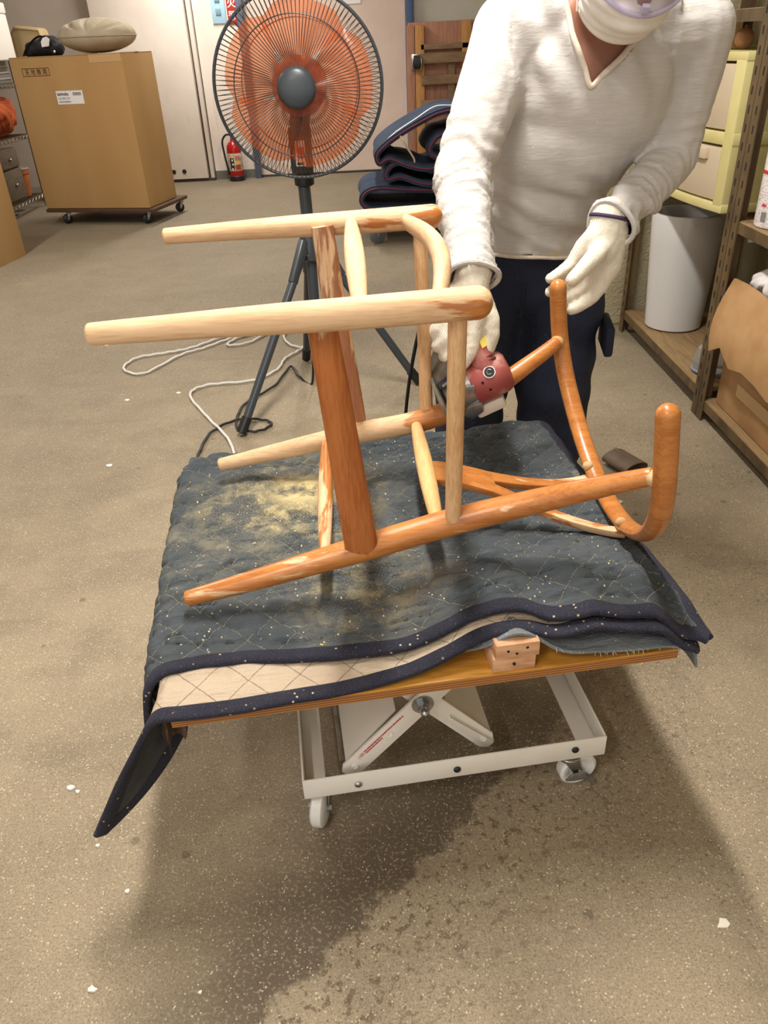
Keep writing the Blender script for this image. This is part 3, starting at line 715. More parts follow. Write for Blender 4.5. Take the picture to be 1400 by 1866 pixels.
# old carton with hanging flap and plastic bags, lower right
t = thing('open_carton', 'worn brown carton with a torn flap hanging out on the lower shelf', 'carton', (1.33, 2.1, .075))
obj('body', MB().bb(1.175, 1.48, 1.66, 2.44, .076, .46), m_carton_old, t, bevel=.006)
fl = np.zeros((8, 10, 3))
for i in range(8):
    for j in range(10):
        u = i / 7; v = j / 9; y = 1.70 + .75 * v - .05 * u; z = .500 - .205 * u + .006 * math.sin(v * 9) + (.02 * math.sin(v * 23) if i == 7 else 0)
        fl[i, j] = (1.160 - .06 * math.sin(u * 1.7) - .006 * math.sin(v * 6 + u * 3), y, z)
mbf = MB().grid(fl); mbf2 = MB().grid(fl[:, ::-1] + V(.005, 0, 0)); mbf.add(mbf2.v, mbf2.f)
obj('hanging_flap', mbf, m_carton_old, t)
obj('lower_tape', MB().bb(1.171, 1.1745, 1.8, 2.3, .16, .20), m_tape, t)
m_bag = plain('white_plastic_film', C(226, 222, 220), .35, c2=C(206, 200, 198), scale=12)
tt = soft('plastic_bag', 'crumpled white plastic bag bulging out of the worn carton', 'bag', (1.3, 2.15, .461), [((1.29, 2.22, .515), (.11, .2, .055)), ((1.25, 2.36, .510), (.075, .075, .045)), ((1.26, 2.10, .525), (.10, .16, .06))], .008, m_bag, .03, 26, 'film', 5, 2)
obj('knot', MB().tube([(1.28, 2.15, .56), (1.27, 2.17, .585), (1.25, 2.2, .595)], [.02, .012, .02], 8), m_bag, tt)
tt = soft('plastic_sack', 'white plastic sack with a gathered neck behind the paint tin shelf edge', 'bag', (1.34, 2.32, .56), [((1.36, 2.26, .60), (.09, .13, .045)), ((1.30, 2.38, .595), (.07, .075, .04))], .007, m_bag, .026, 30, 'film', 9, 2)
obj('gathered_neck', MB().tube([(1.28, 2.40, .605), (1.225, 2.44, .620), (1.185, 2.455, .625)], [.022, .012, .026], 10, flat=(.5, 1)), m_bag, tt)
# clear tub behind the post
t = thing('clear_tub', 'small clear plastic tub lying on the lowest shelf behind the post', 'tub', (1.24, 2.66, .1))
g = G('clear_plastic'); g.col(C(215, 215, 210)); g.rough(.12); g.set(g.b.inputs['Transmission Weight'], .75); m_clear = g.m
obj('tub', MB().lathe([(.05, .101), (.062, .104), (.07, .15), (.055, .19), (.03, .205), (.004, .21)], (1.24, 2.66, 0), n=26), m_clear, t)
obj('rim', MB().tube([(1.24 + math.cos(a) * .066, 2.66 + math.sin(a) * .066, .112) for a in np.linspace(0, 2 * math.pi, 26, endpoint=False)], .005, 8, closed=True), plain('bluish_rim', C(120, 132, 150), .4), t)

# ------------------------------------------------------------------ fan on tripod
FX, FY, FZ, FR = -.206, 2.80, 1.085, .268
m_fan = plain('fan_dark_grey', C(58, 64, 70), .35)
m_fan_wire = plain('fan_wire', C(78, 72, 66), .4, .5)
g = G('orange_blade'); g.col(C(238, 122, 74)); g.rough(.22)
tr = g.n('ShaderNodeBsdfTransparent', {'Color': C(255, 214, 186)}); tl = g.n('ShaderNodeBsdfTranslucent', {'Color': C(240, 130, 84)})
m1 = g.n('ShaderNodeMixShader', {0: .35}); g.t.links.new(g.b.outputs[0], m1.inputs[1]); g.t.links.new(tl.outputs[0], m1.inputs[2])
m2 = g.n('ShaderNodeMixShader', {0: .60}); g.t.links.new(m1.outputs[0], m2.inputs[1]); g.t.links.new(tr.outputs[0], m2.inputs[2])
g.t.links.new(m2.outputs[0], g.out.inputs['Surface']); m_blade = g.m
t = thing('pedestal_fan', 'large dark grey pedestal fan with orange blades on a tripod stand', 'fan', (-.235, 2.88, 0))
fcen = V(FX, FY, FZ)
def rim(r, y, rad, name, parent=t, n=72): return obj(name, MB().tube([(FX + math.cos(a) * r, FY + y, FZ + math.sin(a) * r) for a in np.linspace(0, 2 * math.pi, n, endpoint=False)], rad, 8, closed=True), m_fan, parent)
def grille(sign, nw, r0, depth, name):
    mb = MB()
    for k in range(nw):
        a = 2 * math.pi * k / nw; pts = []
        for (fr_, dp) in ((r0 / FR, 1.0), (.40, .98), (.62, .90), (.80, .72), (.92, .42), (.985, .12), (1.0, 0)):
            aa = a + .10 * sign * (1 - fr_); pts.append((FX + math.cos(aa) * FR * fr_, FY + sign * depth * dp, FZ + math.sin(aa) * FR * fr_))
        mb.tube(pts, .00115, 5, cap=False)
    return obj(name, mb, m_fan_wire, t)
fg = grille(-1, 112, .056, .085, 'front_grille'); bg = grille(1, 112, .075, .095, 'rear_grille')
rim(FR, 0, .0055, 'guard_rim')
rim(.196, -.062, .0018, 'brace_ring', fg); rim(.19, .074, .0018, 'brace_ring', bg)
hc = obj('grille_badge', MB().lathe([(.030, -.004), (.056, 0), (.0595, .006), (.057, .013), (.046, .020), (.022, .024), (.003, .025)], (FX, FY - .083, FZ), (0, -1, 0), 40), m_fan, t)
# blades
for k in range(5):
    a0 = 2 * math.pi * k / 5 + .35; nu, nr = 12, 10; P = np.zeros((nr, nu, 3))
    for i in range(nr):
        r = .040 + .198 * i / (nr - 1); half = (.36 + .32 * math.sin(math.pi * (i / (nr - 1)) ** .8 * .62)) * (1 - .35 * max(0, (i / (nr - 1) - .82) / .18) ** 2)
        for j in range(nu):
            u = j / (nu - 1) * 2 - 1; ang = a0 + u * half - .22 * i / (nr - 1)
            P[i, j] = (FX + math.cos(ang) * r, FY + .012 + .030 * u * (1 - .3 * i / nr) + .01 * u * u, FZ + math.sin(ang) * r)
    obj('blade', MB().grid(P), m_blade, t)
obj('blade_hub', MB().lathe([(.07, -.02), (.088, -.012), (.088, .0), (.05, .03), (.03, .038)], (FX, FY + .03, FZ), (0, -1, 0), 32), m_blade, t)
mt = obj('motor_housing', MB().lathe([(.03, .0), (.075, .01), (.085, .04), (.085, .12), (.07, .16), (.035, .175)], (FX, FY + .085, FZ), (0, 1, 0), 32), m_fan, t)
obj('drive_shaft', MB().tube([(FX, FY - .05, FZ), (FX, FY + .1, FZ)], .007, 10), m_steel, mt)
px_, py_ = -.222, 2.90
obj('tilt_neck', MB().tube([(FX, FY + .12, FZ - .05), (px_, py_, FZ - .11), (px_, py_, FZ - .20)], [.03, .036, .036], 16), m_fan, t)
obj('control_box', MB().box((px_, py_ - .025, .895), (.075, .06, .15)), m_fan, t, bevel=.012)
st = obj('maker_sticker', MB().bb(px_ - .018, px_ + .016, py_ - .057, py_ - .0553, .846, .925), m_sign_white, t)
obj('red_print', MB().bb(px_ - .008, px_ + .012, py_ - .0578, py_ - .057, .87, .905), m_ink_red, st)
obj('black_print', MB().bb(px_ - .014, px_ + .010, py_ - .0578, py_ - .057, .850, .858), m_ink_black, st)
obj('upper_collar', MB().lathe([(.026, .775), (.034, .78), (.036, .83), (.030, .84)], (px_, py_, 0), n=20), m_black, t)
obj('inner_pole', MB().tube([(px_, py_, .60), (px_ - .004, py_, .86)], .0215, 18), m_fan, t)
obj('outer_pole', MB().tube([(px_ - .005, py_ - .01, .24), (px_, py_, .63)], .020, 18), m_fan, t)
jn = obj('leg_joint', MB().lathe([(.024, .515), (.036, .525), (.036, .60), (.028, .625)], (px_, py_, 0), n=20), m_fan, t)
feet = [(-.506, 2.507), (-.312, 3.255), (.175, 2.915)]
for (fx, fy) in feet:
    d = unit(V(fx - px_, fy - py_, 0)); top = V(px_, py_, .565) + d * .035; foot = V(fx, fy, .0)
    dirv = unit(foot - top)
    lg = obj('leg', MB().tube([top, foot - dirv * .05], .0155, 14), m_fan, t)
    obj('rubber_foot', MB().tube([foot - dirv * .075, foot - dirv * .012 + V(0, 0, .004)], .019, 14), m_black, lg)
    br = obj('leg_bracket', MB().tube([top + V(0, 0, .03), top + dirv * .13], .021, 8, flat=(1, .8)), m_fan, lg, bevel=.003)
    obj('bolt', MB().tube([top + dirv * .02 + np.cross(d, V(0, 0, 1)) * .03, top + dirv * .02 - np.cross(d, V(0, 0, 1)) * .03], .006, 8), m_steel, lg)
obj('brace_hub', MB().lathe([(.022, .235), (.028, .24), (.028, .29), (.022, .30)], (px_ - .005, py_ - .01, 0), n=16), m_black, t)

# cords on the floor
wc = [(-.46, 2.20), (-.496, 2.322), (-.549, 2.488), (-.674, 2.717), (-.765, 2.916), (-.707, 3.007), (-.526, 3.032), (-.432, 3.145), (-.408, 3.276), (-.353, 3.374), (-.30, 3.50), (-.35, 3.66), (-.44, 3.62), (-.40, 3.46), (-.30, 3.42), (-.18, 3.60), (-.28, 3.78), (-.48, 3.70), (-.60, 3.52), (-.70, 3.50), (-.66, 3.60), (-.56, 3.66), (-.69, 3.60), (-.80, 3.48), (-.899, 3.394), (-1.019, 3.179), (-1.125, 3.25), (-1.10, 3.38), (-.98, 3.43), (-.873, 3.48), (-.76, 3.60), (-.60, 3.74), (-.42, 3.80), (-.2, 3.86), (.1, 3.95)]
m_wcord = plain('white_cord', C(214, 212, 206), .45)
tg = obj('extension_cord', MB().tube([(p[0], p[1], .006 + .004 * abs(math.sin(i * .9))) for i, p in enumerate(spline([V(a, b, 0) for a, b in wc], 8))], .0052, 8), m_wcord, base=(-.5, 3.2, 0))
tag(tg, 'white extension cord snaking in loops over the concrete behind the table', 'cord')
bc = [(-.63, 2.30), (-.632, 2.389), (-.617, 2.541), (-.54, 2.636), (-.436, 2.629), (-.40, 2.582), (-.445, 2.531), (-.515, 2.552), (-.538, 2.651), (-.52, 2.803), (-.426, 2.959), (-.375, 3.17), (-.33, 3.05), (-.27, 2.97)]
pts = [V(a, b, .007) for a, b in bc] + [V(-.255, 2.96, .2), V(-.245, 2.945, .55)]
tg = obj('fan_cord', MB().tube([p + V(0, 0, .004 * abs(math.sin(i * .7))) for i, p in enumerate(spline(pts, 8))], .0048, 8), m_black, base=(-.5, 2.6, 0))
tag(tg, 'black power cord trailing from the fan and curling round its front foot', 'cord')

# scraps on the floor
m_chipw = plain('white_scrap', C(236, 230, 216), .8)
def scrap(x, y, s, seed):
    r = random.Random(seed); n = 7
    poly = [(math.cos(2 * math.pi * k / n) * s * r.uniform(.5, 1.1), math.sin(2 * math.pi * k / n) * s * r.uniform(.35, .9)) for k in range(n)]
    o = obj('paint_flake', MB().prism(poly, (x, y, .0025), (1, 0, 0), (0, 1, 0), .004), m_chipw, base=(x, y, 0))
    tag(o, 'tiny white flake lying on the bare concrete floor', 'flake', 'white flakes scattered on the floor')
for i, (x, y, s) in enumerate([(-.629, .987, .009), (-.612, .976, .006), (-.475, .612, .008), (-.463, .768, .006), (-.538, .857, .005), (.498, .662, .012), (.70, 1.93, .012), (-1.02, 2.9, .016), (-.93, 2.33, .014), (-1.3, 3.6, .014), (-.82, 2.95, .012), (.14, 3.1, .014), (.62, 1.35, .007), (-.31, .60, .004)]): scrap(x, y, s, i)
t = thing('hollow_offcut', 'brown hollow oval sleeve lying on the floor behind the chair rail', 'offcut', (.78, 2.125, 0))
a_ = unit(V(.9, .42, 0)); pr_ = unit(V(-.42, .9, 0))
P = np.zeros((2, 26, 3)); Q = np.zeros((2, 26, 3))
for i, s in enumerate((-.055, .055)):
    for j in range(26):
        th = 2 * math.pi * j / 25; P[i, j] = V(.775, 2.135, .023) + pr_ * s + a_ * math.cos(th) * .046 + V(0, 0, 1) * math.sin(th) * .021
        Q[i, j] = V(.775, 2.135, .023) + pr_ * s + a_ * math.cos(th) * .043 + V(0, 0, 1) * math.sin(th) * .018
mb = MB().grid(P); mb.add(*(lambda z: (z.v, z.f))(MB().grid(Q[:, ::-1])))
for i in (0, 1):
    E_ = np.stack([P[i], Q[i]]); mb.add(*(lambda z: (z.v, z.f))(MB().grid(E_ if i else E_[::-1])))
m_sleeve = plain('brown_sleeve', C(112, 92, 76), .55, c2=C(92, 74, 60), scale=20)
obj('sleeve', mb, m_sleeve, t)
obj('seam', MB().tube([V(.775, 2.135, .0445) - pr_ * .055, V(.775, 2.135, .0445) + pr_ * .055], .0015, 6), m_sleeve, t)

# ------------------------------------------------------------------ lift table
TO = V(-.31, .755, 0); TX = V(.9928, .1198, 0); TY = V(-.1198, .9928, 0); TZ = V(0, 0, 1); TAX = (TX, TY, TZ)
TW, TD, TT = .742, .70, .415
def tp(a, b, z): return TO + TX * a + TY * b + TZ * z
m_rail = plain('cream_steel_paint', C(232, 228, 220), .35, c2=C(222, 216, 204), scale=6)
m_rail_in = m_rail
t = thing('lift_table', 'white scissor lift table with a plywood top on four casters', 'table', tp(.42, .40, 0))
g = G('varnished_plywood'); co = g.mapping(g.coord(), (2, 14, 14)); f = g.noise(co, 6, 5, .6, .5)
g.col(g.mix(g.step(f, .35, .7), C(206, 148, 62), C(176, 116, 42))); g.rough(.32); m_plytop = g.m
g = G('plywood_edge'); z = g.sep(g.coord())[2]; w = g.n('ShaderNodeTexWave', {'Vector': g.mapping(g.coord(), (0, 0, 1)), 'Scale': 75.0, 'Distortion': .3}, bands_direction='Z').outputs[1]
g.col(g.mix(w, C(182, 124, 66), C(118, 72, 34))); g.rough(.7); m_plyedge = g.m
tt_ = obj('tabletop', MB().box(tp(TW / 2, TD / 2, TT - .002), (TW, TD, .004), TAX), m_plytop, t, bevel=.001)
obj('plywood_core', MB().box(tp(TW / 2, TD / 2, TT - .011), (TW, TD, .014), TAX), m_plyedge, tt_)
obj('under_frame', MB().box(tp(TW / 2, TD / 2, TT - .030), (.56, .5, .024), TAX), m_rail, t)
# base frame: table-local a from .14 to .69, b from .10 to .58
BA0, BA1, BB0, BB1 = .160, .703, .094, .60
def lbox(name, a0, a1, b0, b1, z0, z1, m=m_rail, par=t, bev=.0015): return obj(name, MB().box(tp((a0 + a1) / 2, (b0 + b1) / 2, (z0 + z1) / 2), (a1 - a0, b1 - b0, z1 - z0), TAX), m, par, bevel=bev)
fr_ = lbox('front_rail', BA0, BA1, BB0, BB0 + .004, .086, .132)
lbox('rail_flange', BA0 + .004, BA1 - .004, BB0 + .005, BB0 + .034, .088, .092, par=fr_)
br_ = lbox('rear_rail', BA0, BA1, BB1 - .004, BB1, .086, .132)
for a0, a1, sgn in ((BA0, BA0 + .004, 1), (BA1 - .004, BA1, -1)):
    s = lbox('side_rail', a0, a1, BB0 + .005, BB1 - .005, .086, .132)
    lbox('rail_flange', a0 + (.004 if sgn > 0 else -.036), a1 + (.036 if sgn > 0 else -.004), BB0 + .005, BB1 - .005, .0855, .0895, par=s)
for a, b, zz in [(.255, BB0 - .001, .107), (.43, BB0 - .001, .107), (.645, BB0 - .001, .112)]:
    obj('rail_bolt', MB().lathe([(.0065, 0), (.0065, .002), (.0045, .004), (.001, .0045)], tp(a, b, zz), -TY, 14), m_steel if a < .3 else m_black, fr_)
# scissor arms: one X near the front, one near the back
PIV = (.375, .255)    # a, z of pivot
def arm(b, a0, z0, a1, z1, w, name, par=t, th=.006):
    d = unit(V(a1 - a0, z1 - z0, 0)); nrm = V(-d[1], d[0], 0); L = math.hypot(a1 - a0, z1 - z0); h = w / 2
    poly = [(-.012, -h * .2), (.008, -h), (L - .008, -h), (L + .012, -h * .2), (L + .012, h * .5), (L - .002, h), (.002, h), (-.012, h * .5)]
    E1 = TX * d[0] + TZ * d[1]; E2 = TX * nrm[0] + TZ * nrm[1]
    return obj(name, MB().prism(poly, tp(a0, b, z0), E1, E2, th), m_rail, par, bevel=.001), E1, E2
for b, nm in ((.118, 0), (.50, 1)):
    zl = .118
    A1, E1, E2 = arm(b, .245, zl, .245 + 2 * .13, 2 * .255 - zl, .038, 'scissor_arm')
    A2, F1, F2 = arm(b + .016, .495, zl + .004, .495 - 2 * .12, 2 * .255 - zl - .004, .038, 'scissor_arm')
    if nm == 0:
        for kk, (q, w_) in enumerate(((.012, A1), (.105, A1))):
            obj('rivet', MB().lathe([(.0062, 0), (.0062, .002), (.004, .0025), (.002, .001)], tp(.245, b - .003, zl) + E1 * q, -TY, 14), m_rail, A1)
        for q in (.012, .10):
            obj('rivet', MB().lathe([(.0062, 0), (.0062, .002), (.004, .0025), (.002, .001)], tp(.495, b + .013, zl + .004) + F1 * q, -TY, 14), m_rail, A2)
        pv = obj('pivot_bolt', MB().lathe([(.019, 0), (.019, .002), (.0185, .003)], tp(PIV[0], b - .003, PIV[1]), -TY, 26), m_steel, t)
        obj('hex_nut', MB().lathe([(.0115, .003), (.0115, .012)], tp(PIV[0], b - .003, PIV[1]), -TY, 6), m_steel, pv)
        obj('cap_nut', MB().lathe([(.008, .012), (.0085, .016), (.0075, .022), (.004, .026), (.001, .027)], tp(PIV[0], b - .003, PIV[1]), -TY, 16), m_steel, pv)
        # printed warning on the left arm
        W0 = tp(.245, b - .0036, zl) + E1 * .030 + E2 * .006
        text('⚠危険', .0075, W0, E1, E2, m_ink_red, A1, width=.016, offset=.0004)
        pm = MB(); rr = random.Random(3); q = .019
        while q < .120:
            w = rr.uniform(.0012, .0026); pm.box(W0 + E1 * q + E2 * .0042, (w, .0004, .0028), (E1, TY, E2))
            if q < .062: pm.box(W0 + E1 * q + E2 * -.0004, (w, .0004, .0026), (E1, TY, E2))
            q += w + rr.uniform(.0004, .0012)
        obj('warning_print', pm, m_ink_red, A1, kind='stuff')
# sheets between front and rear arms
def sheet(pts, name):
    P = np.array([[tp(a, .125, z), tp(a, .50, z)] for a, z in pts]); mb = MB().grid(P); Q = P - TZ * .003; mb.add(*(lambda zz: (zz.v, zz.f))(MB().grid(Q[:, ::-1]))); return obj(name, mb, m_rail, t)
sheet([(.238, .132), (.330, .240)], 'stiffener_sheet'); sheet([(.425, .205), (.505, .128)], 'stiffener_sheet')
obj('guide_rod', MB().tube([tp(.232, .13, .125), tp(.232, .46, .125)], .005, 10), m_steel, t)
obj('cross_rod', MB().tube([tp(PIV[0], .115, PIV[1]), tp(PIV[0], .52, PIV[1])], .008, 12), m_steel, t)
m_wheel_w = plain('white_nylon_wheel', C(220, 220, 216), .4)
base_ang = math.atan2(TX[1], TX[0])
for (a, b, ang, brk) in [(.185, .115, base_ang + 1.25, False), (.663, .118, base_ang + math.pi + .12, True), (.19, .575, .8, False), (.67, .575, 2.0, False)]:
    p = tp(a, b, 0)
    caster('caster_wheel', p[0], p[1], .0365, .024, ang, t, m_wheel_w, .0855, brk)

# block under the blankets
t = thing('wooden_block', 'short beech block of two stacked pieces on the table front edge', 'block', tp(.4915, .09, TT))
m_endgrain = plain('beech_end_grain', C(212, 166, 128), .75, c2=C(188, 138, 100), scale=30, stretch=(1, 1, 4), bump=.3, bscale=80)
lo = lbox('lower_piece', .459, .5225, .002, .18, TT + .0002, TT + .0255, m_endgrain, t)
hi = lbox('upper_piece', .462, .5265, .000, .18, TT + .026, TT + .052, m_endgrain, t)
for a, zz, par in [(.480, TT + .040, hi), (.508, TT + .043, hi), (.493, TT + .034, hi), (.490, TT + .014, lo)]:
    obj('screw_hole', MB().lathe([(.0022, -.003), (.0022, .0008)], tp(a, .0005, zz), -TY, 12), m_dark, par)

# ------------------------------------------------------------------ blankets
def hump(a, b, tight=1.0):
    h = .050 * np.exp(-((a - .495) / (.105 * tight)) ** 2) * (1 - sstep(.14, .34, b))
    h += .040 * sstep(.54, .62, a) * (1 - sstep(.70, .76, a)) * (1 - sstep(.10, .30, b)) * (1 if tight >= 1 else .25)
    return h
def drape(a, b, off, aL=-.012, aR=TW + .012, bB=TD + .015, rad=.035, tl=1.15, tr=1.25, tb=1.2, tight=1.0, bF=-.004):
    """flat cloth coordinates laid over the table with its sides bending down"""
    z = TT + off + hump(np.clip(a, 0, TW), b, tight); A = a.copy(); B = b.copy()
    def bend(s, tmax, r):
        th = np.minimum(s / r, tmax); ex = np.maximum(s - r * tmax, 0)
        return r * np.sin(th) + ex * math.cos(tmax), r * (1 - np.cos(th)) + ex * math.sin(tmax)
    s = np.maximum(aL - a, 0); o_, d_ = bend(s, tl, rad); A = np.where(a < aL, aL - o_, A); z = z - d_
    s = np.maximum(a - aR, 0); o_, d_ = bend(s, tr, rad); A = np.where(a > aR, aR + o_, A); z = z - d_
    s = np.maximum(b - bB, 0); o_, d_ = bend(s, tb, rad); B = np.where(b > bB, bB + o_, B); z = z - d_
    s = np.maximum(bF - b, 0); o_, d_ = bend(s, 1.2, .02); B = np.where(b < bF, bF - o_, B); z = z - d_
    return A, B, z
def world_pts(A, B, Z_): return TO[None, None, :] + A[..., None] * TX + B[..., None] * TY + Z_[..., None] * TZ
def interp(tab, x): xs, ys = zip(*tab); return np.interp(x, xs, ys)
def smooth_tab(tab, x):
    xs, ys = map(np.array, zip(*tab)); out = np.interp(x, xs, ys)
    for _ in range(6): out[1:-1] = (out[:-2] + 2 * out[1:-1] + out[2:]) / 4
    return out
def quilt(a, b, s=.052):
    p = (a + b * 1.0) / (s * 1.414); q = (a - b * 1.0) / (s * 1.414)
    return np.abs(np.sin(math.pi * p)) ** .45 * np.abs(np.sin(math.pi * q)) ** .45
def cloth_obj(name, P, uv, th, mat, parent):
    """thick sheet with uv = flat cloth coordinates"""
    m, n = P.shape[:2]
    du = np.gradient(P, axis=0); dv = np.gradient(P, axis=1); N = np.cross(du, dv); N /= np.linalg.norm(N, axis=2)[..., None] + 1e-9
    if N[..., 2].mean() < 0: N = -N
    T_, B_ = P, P - N * th
    vs = np.concatenate([T_.reshape(-1, 3), B_.reshape(-1, 3)]); k = m * n
    q = [(i * n + j, i * n + j + 1, (i + 1) * n + j + 1, (i + 1) * n + j) for i in range(m - 1) for j in range(n - 1)]
    c = np.cross(P[1, 0] - P[0, 0], P[0, 1] - P[0, 0])
    edge = [i * n for i in range(m)] + [(m - 1) * n + j for j in range(1, n)] + [i * n + n - 1 for i in range(m - 2, -1, -1)] + [j for j in range(n - 2, 0, -1)]
    fs = q + [tuple(k + i for i in f[::-1]) for f in q] + [(edge[i], k + edge[i], k + edge[(i + 1) % len(edge)], edge[(i + 1) % len(edge)]) for i in range(len(edge))]
    mb = MB(); mb.v = [tuple(p) for p in vs]; mb.f = fs
    o = obj(name, mb, mat, parent, sharp=80)
    bm = bmesh.new(); bm.from_mesh(o.data); bmesh.ops.recalc_face_normals(bm, faces=bm.faces); bm.to_mesh(o.data); bm.free()
    U = np.concatenate([uv.reshape(-1, 2), uv.reshape(-1, 2)])
    lay = o.data.uv_layers.new(name='cloth'); li = np.zeros(len(o.data.loops), int); o.data.loops.foreach_get('vertex_index', li)
    lay.data.foreach_set('uv', U[li].ravel()); o.data.shade_smooth(); o.data.update()
    return o, N
def binding(name, line, w, th, mat, parent, up):
    """rolled edge tape along a 3-d line"""
    return obj(name, MB().tube(line, 1.0, 12, flat=[(th, w)] * len(line) if False else (th, w), up=up), mat, parent)

def blanket_material(name, c1, c2, thread, dust=1.0, s=.052, stitch=True, dustc=C(236, 216, 158)):
    g = G(name); uv = g.coord('UV'); a, b, _ = g.sep(uv)
    k = 1 / (s * 1.414)
    p = g.math('MULTIPLY', g.math('ADD', a, b), k); q = g.math('MULTIPLY', g.math('SUBTRACT', a, b), k)
    def line(v, wd):
        f = g.math('ABSOLUTE', g.math('SUBTRACT', g.math('FRACT', g.math('ADD', v, .5)), .5)); return g.step(f, wd, wd * .45)
    wob = g.math('MULTIPLY', g.math('SUBTRACT', g.noise(uv, 30, 2), .5), .05)
    st_ = g.math('MAXIMUM', line(g.math('ADD', p, wob), .012), line(g.math('ADD', q, wob), .012))
    dash = g.step(g.noise(uv, 260, 2), .38, .5)
    c = g.mix(g.step(g.noise(uv, 7, 5, .6), .35, .7), c1, c2)
    wr = g.noise(g.mapping(uv, (9, 40, 1), (0, 0, .15)), 1.0, 5, .62, .4)
    c = g.mix(g.step(wr, .56, .74, 0, .45), c, tuple(min(1, v * 1.9 + .02) for v in c1[:3]) + (1,))
    if stitch: c = g.mix(g.math('MULTIPLY', g.math('MULTIPLY', st_, dash), .75), c, thread)
    if dust > 0:
        def blob(x0, y0, r):
            dx = g.math('SUBTRACT', a, x0); dy = g.math('SUBTRACT', b, y0)
            d2 = g.math('ADD', g.math('MULTIPLY', dx, dx), g.math('MULTIPLY', dy, dy)); return g.step(g.math('SQRT', d2), r, 0)
        area = g.math('ADD', blob(.21, .50, .24), g.math('MULTIPLY', blob(.30, .20, .20), .55))
        area = g.math('ADD', area, g.math('MULTIPLY', blob(.05, .42, .3), .25))
        grains = g.step(g.noise(uv, 420, 3, .7), .50, .68)
        cl = g.noise(uv, 16, 4, .65)
        d1_ = g.math('MULTIPLY', area, g.math('ADD', g.step(cl, .42, .72), g.math('MULTIPLY', grains, .8)), clamp=True)
        core = g.math('MULTIPLY', blob(.215, .525, .105), g.step(g.noise(uv, 22, 4), .30, .55))
        d1_ = g.math('MAXIMUM', g.math('MULTIPLY', d1_, .62 * dust), core, clamp=True)
        c = g.mix(d1_, c, dustc)
        sp = g.voro(uv, 95); spm = g.math('MULTIPLY', g.step(sp, .17, .08), g.step(g.noise(uv, 26, 2), .44, .58))
        c = g.mix(g.math('MULTIPLY', spm, .9), c, C(232, 214, 158))
        # brown burnish patch and rubbed highs
        c = g.mix(g.math('MULTIPLY', g.math('MULTIPLY', blob(.37, .17, .13), g.step(cl, .35, .6)), .5), c, C(72, 56, 34))
        rub = g.math('MULTIPLY', g.step(g.noise(g.mapping(uv, (7, 26, 1)), 1.0, 4, .6), .64, .76), .75); c = g.mix(rub, c, C(196, 180, 140))
    g.col(c); g.rough(.95)
    h = g.math('ADD', g.math('MULTIPLY', wr, 1.0), g.math('ADD', g.math('MULTIPLY', st_, -.35), g.math('MULTIPLY', g.noise(uv, 500, 2), .12)))
    g.bump(h, 1.0, .010); return g.m
m_quilt = blanket_material('slate_quilt', C(74, 80, 84), C(58, 66, 72), C(176, 166, 138))
m_beige_quilt = blanket_material('beige_quilt', C(196, 178, 156), C(178, 158, 136), C(120, 104, 88), dust=0)
m_under = blanket_material('faded_blue_cloth', C(124, 130, 134), C(102, 110, 117), C(196, 186, 158), dust=.25)
def binding_material():
    g = G('navy_binding'); co = g.coord()
    c = g.mix(g.step(g.noise(co, 18, 4), .35, .7), C(34, 36, 52), C(26, 28, 44))
    c = g.mix(g.math('MULTIPLY', g.step(g.noise(co, 520, 2, .6), .56, .70), .35), c, C(118, 100, 82))
    sp = g.math('MULTIPLY', g.step(g.voro(co, 85), .18, .1), g.step(g.noise(co, 22, 2), .45, .6)); c = g.mix(g.math('MULTIPLY', sp, .8), c, C(206, 190, 148))
    g.col(c); g.rough(.95); g.bump(g.noise(co, 70, 4), .4, .004); return g.m
m_bind = binding_material()

